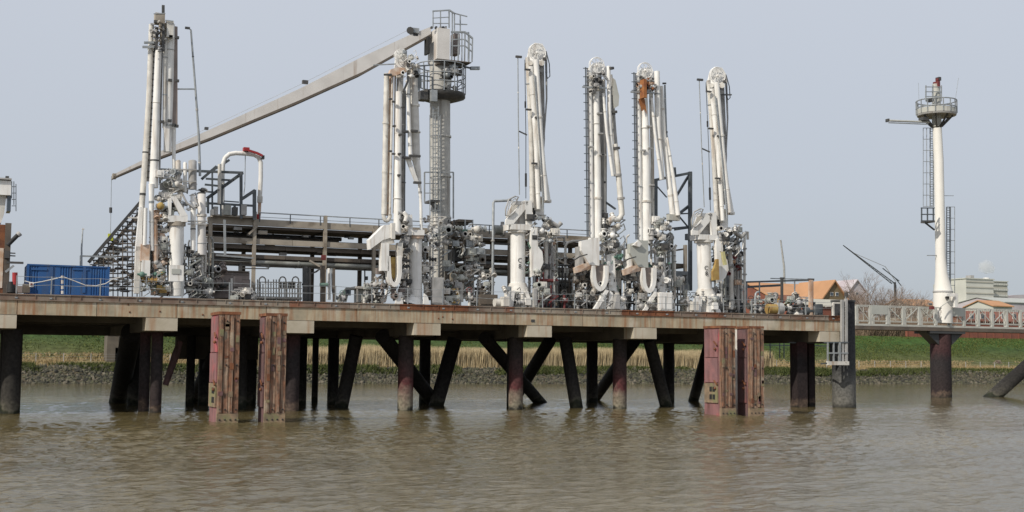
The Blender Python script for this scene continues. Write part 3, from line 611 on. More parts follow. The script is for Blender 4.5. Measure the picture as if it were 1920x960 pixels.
def arm_box(label, q, seed, yellow=False, y=4.0, u0=1000):
    """arm with a triangular bracket box on a thick riser"""
    A = Asm('loading_arm', label, 'loading arm', 971, y, group=ARMG, q=q)
    W, Dt = 'white_paint', 'white_dirty'
    A.tube('riser', W, [(971, 572), (971, 530), (971, 434)], [28, 28, 28], seg=20)
    A.tube('base_skirt', Dt, [(971, 578), (971, 540), (971, 531)], [50, 40, 31], seg=16)
    for du in (-24, -14, 12, 26): A.plate('base_gusset', W, [(971 + du - 5, 578), (971 + du + 5, 578), (971 + du * .6 + 3, 545), (971 + du * .6 - 2, 545)], .3, y=y - 1.2)
    A.box('service_box', 'white_dirty', 938, 556, 958, 574, .7, y=y - 1.6); A.box('service_box', 'white_paint', 981, 558, 996, 572, .5, y=y - 1.5)
    A.tube('top_flange', Dt, [(971, 437), (971, 431)], 38, seg=20)
    # bracket box
    A.box('bracket_sill', W, 944, 420, 999, 432, 1.5, y=y - .8)
    b = B(); A.plate('', '', [(984, 376), (998, 376), (998, 421), (988, 421)], .25, y=y - .8, b=b); A.plate('', '', [(949, 412), (949, 421), (962, 421), (989, 388), (989, 378), (980, 378)], .25, y=y - .8, b=b)
    A.plate('', '', [(962, 377), (990, 377), (990, 384), (958, 384)], .25, y=y - .8, b=b); b.make('bracket_frame', W, A.r)
    b = B(); A.plate('', '', [(984, 376), (998, 376), (998, 421), (988, 421)], .25, y=y + .5, b=b); A.plate('', '', [(949, 412), (949, 421), (962, 421), (989, 388), (989, 378), (980, 378)], .25, y=y + .5, b=b); b.make('bracket_frame', Dt, A.r)
    A.plate('inner_panel', 'grey_paint', [(952, 419), (986, 388), (986, 420)], .15, y=y - .3)
    A.plate('inner_panel', 'white_dirty', [(949, 408), (960, 384), (980, 382), (955, 412)], .15, y=y - .2)
    for u, v in ((972, 402), (963, 412), (978, 398)): A.tube('cylinder', 'dark_steel', [(u, v + 8), (u + 3, v - 4)], 5, y=y - .1)
    A.tube('hose_loop', 'grey_paint', [(965, 384), (972, 369), (966, 368), (954, 374), (948, 392), (948, 404), (956, 405), (966, 396)], 3, y=y - .9, seg=6)
    A.tube('hose_loop', 'grey_paint', [(974, 383), (966, 372), (955, 380), (951, 402)], 2, y=y - .6, seg=6)
    # inboard arm rising to the top sheave
    A.box('arm_head', W, 994, 368, 1020, 410, .9, y=y - .2); A.box('arm_head_slot', 'black_rubber', 999, 382, 1004, 408, .06, y=y - .27)
    A.tube('inboard_arm', W, [(1005, 395), (1001, 250), (999, 108)], [15, 14, 12], y=y, seg=14)
    A.tube('side_pipe', Dt, [(998, 390), (995, 250), (989, 108)], [8, 7, 7], y=y - .3)
    b = B(); A.plate('', '', [(1003, 112), (1020, 112), (1022, 260), (1015, 360), (1004, 330)], .12, y=y + .3, b=b); b.make('web_plate', 'grey_paint', A.r)
    A.tube('outboard_arm', W, [(1005, 112), (1013, 250), (1023, 376)], [9, 9, 9.5], y=y - .9)
    A.tube('product_line', W, [(995, 125), (1004, 250), (1010, 392)], [8.5, 8, 7], y=y - .6)
    A.tube('return_line', 'galvanized', [(1002, 140), (1012, 270), (1019, 398)], 2.6, y=y - 1.1, seg=7)
    A.tube('end_section', W, [(1020, 318), (1027, 378)], [8, 12], y=y - .5); A.box('end_flange', Dt, 1019, 374, 1034, 380, .4, y=y - .7)
    A.tube('counter_pipe', 'grey_paint', [(1024, 100), (1025, 185), (1020, 260)], [4, 3, 2], y=y + .1, seg=7)
    clamps(A, [(993, 205), (1004, 306), (1010, 220), (991, 130)], 8, y - 1.0)
    # head gear
    b = B(); A.plate('', '', [(988, 112), (993, 92), (1003, 80), (1017, 82), (1026, 98), (1026, 112), (1012, 118), (998, 116)], .18, y=y + .2, b=b); b.make('head_plate', W, A.r)
    wheel(A, 1008, 98, 17, W, y - .25)
    for u, v, s_, m in ((995, 118, 9, 'white_dirty'), (1016, 118, 11, 'white_dirty'), (1020, 110, 6, 'dark_steel'), (995, 129, 5, 'dark_steel'), (1015, 132, 8, 'grey_paint')):
        A.tube('head_joint', m, [(u, v, y - .6), (u, v, y + .1)], s_)
    A.tube('head_loop', 'slate_steel', [(1024, 96), (1030, 120), (1031, 143), (1027, 147), (1024, 140), (1024, 118)], 2.2, y=y - .3, seg=6)
    if yellow: A.bar('head_bracket', 'dark_steel', [(1014, 137), (1034, 137)], 2.5, y=y - .5)
    # lightning rod and tell-tale wire
    A.tube('mast_pole', 'galvanized', [(974, 365), (972, 240), (971, 106)], 2.2, y=y - .2, seg=6); A.bar('mast_lamp', 'dark_steel', [(967, 106), (978, 107)], 4, y=y - .2)
    A.tube('guide_wire', 'slate_steel', [(986, 372), (986, 250), (984, 112)], 1.5, y=y + .2, seg=5)
    A.bar('pole_stay', 'dark_steel', [(973, 246), (988, 253)], 2.2, y=y - .1); A.bar('wire_lug', 'dark_steel', [(986, 325), (986, 350)], 3, y=y + .2)
    for v in (118, 190): A.bar('wire_lug', 'dark_steel', [(985, v), (985, v + 12)], 2.5, y=y + .2)
    # quadrant, coupler and hydraulics
    b = B(); A.plate('', '', [(996, 430), (1008, 426), (1009, 462), (1017, 472), (1019, 492), (1012, 508), (997, 519)], .4, y=y - .9, b=b); b.make('counterweight', 'white_paint', A.r)
    if yellow:
        b = B(); A.plate('', '', [(996, 470), (1000, 470), (1000, 512), (988, 513), (988, 495), (994, 480)], .3, y=y - 1.5, b=b); b.make('quadrant_plate', 'ochre', A.r)
        A.bar('coupler_frame', 'pale_yellow', [(1008, 455), (1012, 482)], 6, y=y - 1.5)
    clutter(A, 992, 405, 1042, 455, y - .4, 26, seed, s0=5, s1=13)
    clutter(A, 986, 440, 1000, 520, y - .2, 12, seed + 1, mats=('dark_steel', 'grey_paint', 'green_steel'), s0=4, s1=9)
    clutter(A, 1015, 450, 1040, 520, y + .4, 12, seed + 2, mats=('dark_steel', 'grey_paint', 'white_rusty', 'dark_red'), s0=5, s1=11)
    clutter(A, 945, 540, 1000, 574, y - .8, 14, seed + 3, s0=5, s1=10)
    A.tube('coupler', 'grey_paint', [(1028, 413), (1046, 425), (1052, 418)], [8, 10, 9], y=y - .5); A.tube('coupler_ring', 'dark_steel', [(1032, 440), (1040, 424)], [10, 7], y=y - .5)
    A.tube('drop_pipe', 'white_dirty', [(1022, 430), (1024, 500), (1022, 572)], 7, y=y + .2)
    A.tube('drop_pipe', 'grey_paint', [(1034, 445), (1036, 510), (1036, 574)], 5, y=y + .6)
    droppers(A, 988, 1048, 430, 572, y + .8, 12, seed + 9)
    glyphs(A, 975, 492, y - A.m(14, 975) - .03, 9)
    return A
arm_box('white loading arm with triangular bracket, third from the left and alone in the middle', None, 11)
k6 = .925
arm_box('rightmost white loading arm with triangular bracket and yellowish quadrant', lambda u, v: (1346 + (u - 1008) * .95 + (v - 98) * .025, 125 + (v - 80) * k6), 21, True)

def arm_ladder(label, q, seed, rust=False, y=4.0):
    A = Asm('loading_arm', label, 'loading arm', 1120, y, group=ARMG, q=q); W, Dt = 'white_paint', 'white_dirty'
    # ladder on the left edge
    lad = A.bar('ladder', 'slate_steel', [(1101, 444), (1098, 126)], 1.8, y=y - .7)
    A.bar('ladder_rail', 'grey_paint', [(1104, 444), (1101, 128)], 1.8, y=y - .6, parent=lad)
    for i in range(20):
        v = 128 + i * 16; ub = 1098 + (v - 126) / 318 * 3; A.bar('rung', 'slate_steel', [(ub - 4.5, v), (ub + 5, v)], 1.3, y=y - .7, parent=lad)
    wt = 1.25 if rust else 1
    A.tube('inboard_arm', W, [(1109, 446), (1107, 300), (1105, 128)], [9, 9, 8], y=y - .4)
    b = B(); A.plate('', '', [(1107, 135), (1118, 135), (1121, 446), (1110, 446)], .12, y=y, b=b); b.make('web_plate', 'grey_paint' if not rust else 'white_dirty', A.r)
    A.tube('inboard_arm', W, [(1121, 452), (1120, 300), (1117, 140)], [12 * wt, 11 * wt, 9], y=y - .5, seg=12)
    A.tube('rear_pipe', 'grey_paint' if not rust else Dt, [(1131, 440), (1131, 300), (1128, 150)], [11, 12, 12] if not rust else [5, 4, 4], y=y + .5)
    A.tube('side_pipe', Dt, [(1134, 440), (1134, 300), (1132, 150)], 3, y=y - .1, seg=6)
    # head
    b = B(); A.plate('', '', [(1104, 150), (1105, 126), (1113, 118), (1128, 116), (1139, 128), (1139, 150), (1128, 136), (1114, 138)], .2, y=y + .1, b=b); b.make('head_plate', W, A.r)
    wheel(A, 1120, 122, 15, W, y - .3)
    hm = 'dark_steel'
    A.box('head_motor', 'grey_paint' if not rust else 'rust_orange', 1104 + 5 * rust, 138, 1116 + 6 * rust, 174, .7, y=y - .9 - .9 * rust); A.box('head_gearbox', hm if not rust else 'rust', 1118, 136, 1128, 166, .6, y=y - .9)
    A.bar('head_walkway', 'galvanized', [(1092, 163), (1137, 165)], 3, y=y - 1.1); A.bar('head_walkway_rail', 'galvanized', [(1100, 142), (1136, 143)], 1.6, y=y - 1.1)
    clutter(A, 1104, 136, 1136, 172, y - .9, 16, seed, mats=('dark_steel', 'grey_paint', 'white_dirty') if not rust else ('rust', 'dark_steel', 'white_rusty', 'grey_paint'), s0=4, s1=9)
    A.tube('outboard_arm', W, [(1141, 124), (1143, 230), (1150, 330)], [6, 7, 7] if not rust else [9, 10, 8], y=y - .8)
    A.tube('product_line', W, [(1131, 175), (1138, 250), (1149, 330)], [4, 5, 5], y=y - 1.0)
    if not rust:
        A.tube('grey_line', 'grey_paint', [(1146, 140), (1152, 250), (1158, 300)], [4, 7, 5], y=y - .2)
        b = B(); A.plate('', '', [(1149, 146), (1154, 150), (1161, 180), (1160, 198), (1152, 203), (1150, 175)], .15, y=y - .9, b=b); b.make('shield_plate', 'truss_paint', A.r)
        A.tube('end_section', 'white_dirty', [(1154, 270), (1160, 330), (1166, 402), (1160, 412), (1148, 410), (1140, 416)], [9, 11, 11, 11, 12, 12], y=y - .9, seg=12)
        for u, v in ((1155, 278), (1158, 328), (1164, 372), (1146, 128), (1152, 210)): A.tube('flange', 'dark_steel' if v < 300 else 'grey_paint', [(u, v - 2), (u + .4, v + 2)], 15 if v > 250 else 11, y=y - .9)
        A.bar('stay_rod', 'slate_steel', [(1134, 378), (1154, 392)], 3.2, y=y)
    else:
        A.tube('outboard_arm', W, [(1150, 152), (1154, 250), (1170, 400)], [5, 8, 9], y=y - .6)
        A.tube('grey_line', 'galvanized', [(1156, 150), (1158, 240), (1172, 340), (1180, 392)], [3, 4, 3, 3], y=y - .4, seg=7)
        A.tube('end_section', W, [(1160, 250), (1172, 330), (1180, 398)], [4, 7, 9], y=y - 1.0)
        A.box('end_flange', 'truss_paint', 1158, 396, 1184, 408, .5, y=y - .9)
        A.bar('lamp', 'dark_steel', [(1152, 147), (1158, 147)], 3, y=y - .6); A.bar('lamp', 'dark_steel', [(1154, 240), (1160, 240)], 4, y=y - .6)
        b = B(); A.plate('', '', [(1106, 176), (1118, 176), (1122, 205), (1118, 196), (1113, 200)], .03, y=y - 1.02, b=b); b.make('rust_run', 'rust_orange', A.r)
    clamps(A, [(1110, 275), (1126, 212), (1133, 290), (1130, 290), (1128, 250)] if not rust else [(1117, 274), (1128, 228), (1130, 270), (1133, 340)], 7, y - 1.0, 'grey_paint')
    # shoulder boxes and quadrant
    b = B(); A.plate('', '', [(1090, 470), (1090, 452), (1108, 448), (1108, 446), (1124, 446), (1124, 498), (1106, 496)], .5, y=y - 1.5, b=b); b.make('shoulder_box', W if not rust else 'panel_grey', A.r)
    A.box('shoulder_box', 'grey_paint' if not rust else 'white_paint', 1078, 462, 1094, 504, .8, y=y - 1.2)
    if rust: A.plate('shoulder_flap', 'white_paint', [(1096, 455), (1106, 446), (1112, 452), (1108, 458)], .3, y=y - 1.8)
    A.plate('slanted_cover', 'white_rusty', [(1078, 502), (1096, 494), (1120, 492), (1118, 502), (1100, 506), (1080, 512)], .4, y=y - 1.4)
    crescent(A, 1126, 498, 546, 31 if not rust else 27, 7, W, y - 1.6, .4)
    A.plate('quadrant_fill', 'pipe_mauve', [(1112, 498), (1138, 496), (1138, 528), (1126, 542), (1114, 530)], .2, y=y - 1.25)
    b = B(); A.plate('', '', arc(1119, 522, 10, 20, 0, 360, 18)[:-1], .25, y=y - 1.0, b=b); b.make('quadrant_disc', 'white_rusty', A.r)
    A.tube('riser', 'white_dirty', [(1147, 578), (1147, 545), (1147, 470)], [25, 19, 17], y=y + .2, seg=16)
    A.plate('upper_link', W, [(1138, 478), (1152, 474), (1156, 545), (1142, 545)], .3, y=y - .8)
    A.tube('riser_flange', 'white_dirty', [(1147, 472), (1147, 466)], 24, y=y + .2, seg=16)
    A.tube('base_skirt', W, [(1142, 580), (1146, 545)], [58, 26], y=y, seg=8)
    for u, v_, m_ in ((1130, 556, 'white_dirty'), (1145, 549, W), (1158, 555, 'grey_paint'), (1168, 560, W)): A.plate('base_gusset', m_, [(u - 6, 579), (u + 5, 579), (u + 4, v_), (u - 1, v_ - 4)], .5, y=y - 2 + (u % 3) * .3)
    A.plate('base_wing', W, [(1114, 579), (1122, 579), (1142, 545), (1136, 543)], .3, y=y - 1.6); A.plate('base_wing', 'white_dirty', [(1176, 579), (1166, 579), (1152, 545), (1158, 545)], .3, y=y - 1.0)
    clutter(A, 1128, 405, 1165, 470, y - .6, 34, seed + 1, s0=5, s1=13)
    clutter(A, 1080, 506, 1118, 550, y - .4, 18, seed + 2, mats=('dark_steel', 'grey_paint', 'rack_brown', 'white_dirty'), s0=5, s1=12)
    clutter(A, 1122, 470, 1165, 545, y - .7, 22, seed + 3, mats=('dark_steel', 'grey_paint', 'white_dirty', 'white_paint', 'green_steel'), s0=4, s1=11)
    clutter(A, 1120, 548, 1172, 576, y - 1.4, 10, seed + 4, s0=4, s1=8)
    droppers(A, 1082, 1118, 500, 574, y + .6, 7, seed + 9); droppers(A, 1128, 1176, 420, 560, y + .8, 10, seed + 10)
    A.bar('handle_bar', 'dark_steel', [(1076, 488), (1087, 481), (1101, 477)], 2.2, y=y - 1.9)
    return A
arm_ladder('white loading arm with side ladder and bent pipe end, fourth from the left', None, 31)
arm_ladder('white loading arm with side ladder and rusty orange panel at its head', lambda u, v: (u + 90.5 + (v - 108) * .003, 118 + (v - 108) * .985), 41, True)

# ---- second arm (in front of the crane)
def arm_two():
    y = 4.0; A = Asm('loading_arm', 'white loading arm in front of the crane column, with big U shaped counterweight', 'loading arm', 768, y, group=ARMG); W, Dt = 'white_paint', 'white_dirty'
    A.tube('side_pipe', Dt, [(720, 402), (722, 300), (725, 138)], [9, 9, 9], y=y - .4); A.tube('side_pipe', Dt, [(731, 402), (733, 300), (736, 136)], [4, 4, 4], y=y - .6, seg=8)
    A.tube('side_pipe', 'white_rusty', [(726, 404), (729, 300), (733, 134)], [9, 9, 8], y=y + .1)
    A.tube('u_bend', Dt, arc(725, 402, 6, 12, 180, 360, 8), 8, y=y - .4)
    A.tube('inboard_arm', W, [(745, 440), (746, 330), (748, 172)], [13, 11, 10], y=y - .8, seg=14)
    A.tube('rear_pipe', 'grey_paint', [(755, 400), (756, 300), (757, 170)], [8, 8, 8], y=y + .4)
    A.tube('thin_pipe', Dt, [(738, 400), (740, 300), (741, 140)], 3, y=y - .2, seg=6); A.tube('thin_pipe', 'slate_steel', [(759, 396), (759, 260), (761, 180)], 1.6, y=y - .2, seg=6)
    A.tube('outboard_arm', W, [(764, 150), (767, 230), (770, 300)], [6, 6, 7], y=y - .8)
    A.tube('outboard_sleeve', Dt, [(774, 128), (777, 220), (779, 300)], [13, 15, 15], y=y - .2, seg=14)
    A.tube('outboard_cone', W, [(779, 296), (784, 322), (787, 343)], [15, 11, 6], y=y - .3, seg=14)
    A.plate('cone_fin', W, [(761, 296), (768, 294), (786, 343), (780, 344)], .2, y=y - .8)
    A.tube('tip_pipe', W, [(786, 335), (789, 380), (790, 432)], [6, 5, 5], y=y - .4)
    for u, v, w_ in ((778, 245, 12), (779, 292, 20), (764, 295, 14), (784, 342, 13), (762, 246, 9)): A.box('clamp', 'dark_steel', u - w_ / 2 - 3, v - 2, u + w_ / 2, v + 2.5, .3, y=y - 1.1)
    clamps(A, [(734, 185), (740, 190), (741, 236), (734, 283), (740, 288), (752, 252), (751, 288), (758, 200), (750, 328)], 3, y - 1.3)
    # head
    b = B(); A.plate('', '', [(740, 130), (743, 100), (748, 92), (758, 92), (764, 106), (766, 130), (756, 132)], .2, y=y - .5, b=b); b.make('head_plate', W, A.r)
    wheel(A, 752, 104, 12, W, y - .9); A.plate('head_cap', 'white_rusty', [(730, 140), (733, 130), (746, 126), (766, 128), (764, 134), (740, 142)], .5, y=y - .9)
    A.box('head_motor', 'grey_paint', 744, 128, 756, 176, .6, y=y - .7); A.bar('head_post', 'dark_steel', [(764, 112), (765, 152), (756, 172)], 3.5, y=y - 1.1)
    A.bar('head_arm', 'dark_steel', [(720, 140), (734, 140)], 3.5, y=y - .9); A.bar('lamp_arm', 'galvanized', [(700, 122), (742, 120)], 2, y=y - .6)
    clutter(A, 744, 96, 784, 150, y - .8, 18, 53, s0=4, s1=9)
    # shoulder, counterweight and riser
    A.plate('shoulder_plate', W, [(694, 449), (721, 422), (739, 421), (739, 444), (718, 450), (695, 467)], .9, y=y - 2.0)
    A.plate('shoulder_plate', Dt, [(714, 449), (738, 446), (740, 456), (716, 462)], .8, y=y - 1.9)
    A.box('leg_plate', W, 711, 456, 729, 508, .6, y=y - 2.1); A.box('cheek', Dt, 731, 418, 741, 448, .5, y=y - 2.2)
    crescent(A, 740, 480, 538, 27, 7, W, y - 2.1, .6); A.plate('quadrant_plate', 'ochre', [(731, 482), (746, 482), (746, 518), (740, 526), (733, 516)], .1, y=y - 1.5)
    A.box('yoke', 'white_dirty', 742, 455, 755, 485, .5, y=y - 1.9)
    A.tube('riser', W, [(779, 575), (779, 500), (779, 447)], [24, 24, 24], y=y - .2, seg=20); A.tube('riser_flange', 'white_rusty', [(779, 448), (779, 440)], 31, y=y - .2, seg=20)
    A.plate('bracket', W, [(765, 404), (773, 402), (774, 431), (796, 431), (796, 441), (764, 441)], .5, y=y - .9)
    A.tube('base_skirt', W, [(772, 572), (777, 552)], [56, 27], y=y, seg=12); A.plate('base_gusset', W, [(741, 570), (748, 548), (754, 548), (756, 570)], .2, y=y - 1.3); A.plate('base_gusset', W, [(794, 570), (796, 550), (802, 556), (806, 570)], .2, y=y - 1.3)
    
    clutter(A, 752, 398, 768, 560, y - .5, 40, 61, mats=('white_dirty', 'grey_paint', 'dark_steel', 'white_dirty'), s0=5, s1=11)
    clutter(A, 712, 508, 760, 560, y - .7, 26, 62, mats=('grey_paint', 'dark_steel', 'white_dirty', 'pipe_mauve'), s0=5, s1=12)
    clutter(A, 792, 410, 830, 470, y + .3, 20, 63, s0=5, s1=11); clutter(A, 793, 480, 812, 560, y + .3, 18, 64, mats=('dark_steel', 'white_dirty', 'grey_paint'), s0=6, s1=11)
    droppers(A, 752, 812, 440, 566, y + .8, 12, 97); droppers(A, 706, 745, 500, 566, y + .6, 7, 98)
    A.tube('swivel_joint', W, [(757, 398), (763, 405), (760, 415)], [8, 10, 8], y=y - 1.2)
    return A
arm_two()

# ---- first arm group (left)
def arm_one():
    y = 4.0; A = Asm('loading_arm', 'leftmost and tallest white loading arm, with dark head gear and lamp pole', 'loading arm', 330, y, group=ARMG); W, Dt = 'white_paint', 'white_dirty'
    A.tube('side_pipe', Dt, [(262, 440), (270, 330), (279, 180), (284, 46)], [9, 9, 8, 8], y=y - .3)
    lad = A.bar('ladder', 'grey_paint', [(277, 340), (289, 75)], 4.5, y=y)
    for i in range(24):
        v = 84 + i * 10.8; u = 289 - (v - 75) / 265 * 12; A.bar('rung', 'dark_steel', [(u - 3, v), (u + 4, v)], 1.5, y=y - .15, parent=lad)
    A.tube('inboard_arm', W, [(288, 352), (292, 230), (297, 95)], [14, 11, 10], y=y - .6, seg=14)
    A.tube('dark_line', 'grey_paint', [(299, 330), (301, 220), (304, 90)], [3, 3, 3], y=y - .2, seg=6)
    A.tube('outboard_arm', W, [(314, 285), (316, 180), (319, 45)], [12, 15, 15], y=y - .2, seg=14)
    A.tube('product_line', Dt, [(308, 240), (309, 130), (310, 60)], 6, y=y - .5)
    b = B(); A.plate('', '', [(324, 48), (333, 50), (333, 238), (322, 236)], .4, y=y - .3, b=b); b.make('fairing', 'pipe_mauve', A.r)
    A.tube('tip_pipe', W, [(326, 238), (326, 316)], [7, 5], y=y - .2); A.plate('cone', W, [(307, 236), (318, 238), (317, 284), (312, 284)], .3, y=y - .7)
    for u, v in ((322, 68), (334, 70), (321, 150), (334, 151), (306, 228), (328, 234), (333, 236), (320, 226)): A.box('clamp', 'dark_steel', u - 6, v - 2.5, u + 2, v + 2.5, .25, y=y - .9)
    # head gear
    A.bar('top_mast', 'dark_steel', [(306, 96), (306, 10)], 5, y=y - .8); A.box('head_frame', 'rack_tan', 289, 24, 309, 44, .7, y=y - .9); A.box('head_motor', 'white_dirty', 311, 38, 325, 70, .6, y=y - .9)
    A.box('head_gearbox', 'dark_steel', 290, 50, 296, 95, .6, y=y - .7); A.box('head_gearbox', 'rack_tan', 300, 42, 310, 82, .6, y=y - .7)
    A.bar('head_rail', 'galvanized', [(288, 26), (310, 25)], 1.6, y=y - .9); A.bar('head_rail', 'galvanized', [(310, 38), (325, 40)], 2, y=y - 1)
    for v in (80, 88): A.bar('spar', 'galvanized', [(267 if v > 85 else 270, v), (289, v)], 4, y=y - .6)
    clutter(A, 284, 40, 312, 96, y - .8, 22, 71, mats=('dark_steel', 'grey_paint', 'rack_tan', 'white_dirty'), s0=4, s1=9)
    A.tube('lamp_pole', 'galvanized', [(375, 330), (373, 260), (366, 160), (358, 56), (352, 52)], [5, 4.5, 4, 3.5, 3], y=y - .2, seg=8); A.bar('lamp', 'dark_steel', [(347, 52), (356, 53)], 4, y=y - .2); A.bar('pole_stay', 'galvanized', [(332, 167), (366, 167)], 2.4, y=y - .2)
    # lower body
    A.tube('riser', W, [(331, 555), (331, 500), (331, 424)], [28, 27, 27], y=y - .4, seg=20); A.tube('riser_flange', 'rack_tan', [(331, 424), (331, 416)], 34, y=y - .4, seg=20)
    b = B(); A.plate('', '', [(315, 404), (352, 404), (352, 416), (315, 416)], .4, y=y - 1.0, b=b); A.plate('', '', [(320, 368), (330, 368), (352, 404), (340, 406)], .4, y=y - 1.01, b=b); A.plate('', '', [(316, 372), (322, 370), (321, 404), (316, 404)], .4, y=y - 1.02, b=b); b.make('bracket_frame', W, A.r)
    A.plate('side_panel', W, [(262, 388), (268, 388), (266, 470), (254, 470)], .5, y=y - .8); A.box('side_panel', Dt, 253, 462, 262, 550, .6, y=y - .8)
    A.tube('lower_pipe', W, [(273, 390), (272, 440), (271, 460)], 6, y=y - 1.0); A.tube('lower_pipe', W, [(284, 345), (284, 400), (285, 470)], [9, 7, 6], y=y - .8)
    A.box('rusty_tank', 'white_rusty', 262, 458, 280, 490, .7, y=y - 1.0); A.box('lower_box', W, 264, 488, 281, 518, .6, y=y - 1.1); A.tube('rust_pipe', 'white_rusty', [(290, 400), (292, 500), (290, 540)], [8, 8, 6], y=y - .7)
    A.box('control_panel', W, 317, 497, 344, 528, .5, y=y - 2.2); A.bar('panel_leg', 'galvanized', [(341, 528), (341, 556)], 4, y=y - 2.2); A.bar('panel_leg', 'dark_steel', [(322, 528), (322, 552)], 3, y=y - 2.2)
    A.box('panel_window', 'panel_grey', 322, 504, 338, 514, .03, y=y - 2.25)
    for u, v0, v1, w_, m in ((334, 300, 344, 8, Dt), (347, 304, 360, 6, W), (361, 300, 355, 13, 'grey_paint'), (336, 345, 380, 6, Dt), (362, 366, 470, 8, W), (378, 362, 478, 13, 'cream_paint')):
        A.tube('accumulator', m, [(u, v1), (u, (v0 + v1) / 2), (u, v0 + 2), (u, v0)], [w_, w_, w_, w_ * .6], y=y - .3, seg=12)
    for v in (318, 340, 415, 420): A.bar('accumulator_strap', 'grey_paint', [(330 if v < 400 else 352, v), (368 if v < 400 else 388, v)], 2.5, y=y - .7)
    b = B(); b.ball(A.p(301, 386, y - 1), A.m(7, 301), 12, 7); b.make('ball_joint', 'ochre', A.r)
    A.tube('hose_loop', 'grey_paint', [(340, 360), (350, 380), (362, 390), (372, 386), (366, 370)], 4, y=y - .8, seg=7); A.tube('hose_loop', 'grey_paint', [(300, 338), (304, 334), (320, 334), (323, 342)], 3.5, y=y - .8, seg=7)
    clutter(A, 296, 320, 335, 400, y - .4, 36, 72, s0=6, s1=14); clutter(A, 288, 400, 316, 552, y - .3, 46, 73, mats=('white_dirty', 'grey_paint', 'dark_steel', 'white_rusty', 'pipe_grey'), s0=6, s1=13)
    clutter(A, 262, 505, 315, 550, y - .9, 24, 74, mats=('white_dirty', 'green_steel', 'grey_paint', 'ochre', 'pipe_grey'), s0=5, s1=11); clutter(A, 345, 470, 375, 550, y - .3, 26, 75, mats=('grey_paint', 'white_dirty', 'pipe_grey', 'dark_steel'), s0=6, s1=13)
    clutter(A, 335, 345, 385, 395, y + .2, 14, 76, s0=5, s1=12); droppers(A, 258, 318, 395, 548, y + .6, 12, 99); droppers(A, 345, 400, 440, 550, y + .8, 11, 100)
    return A
arm_one()

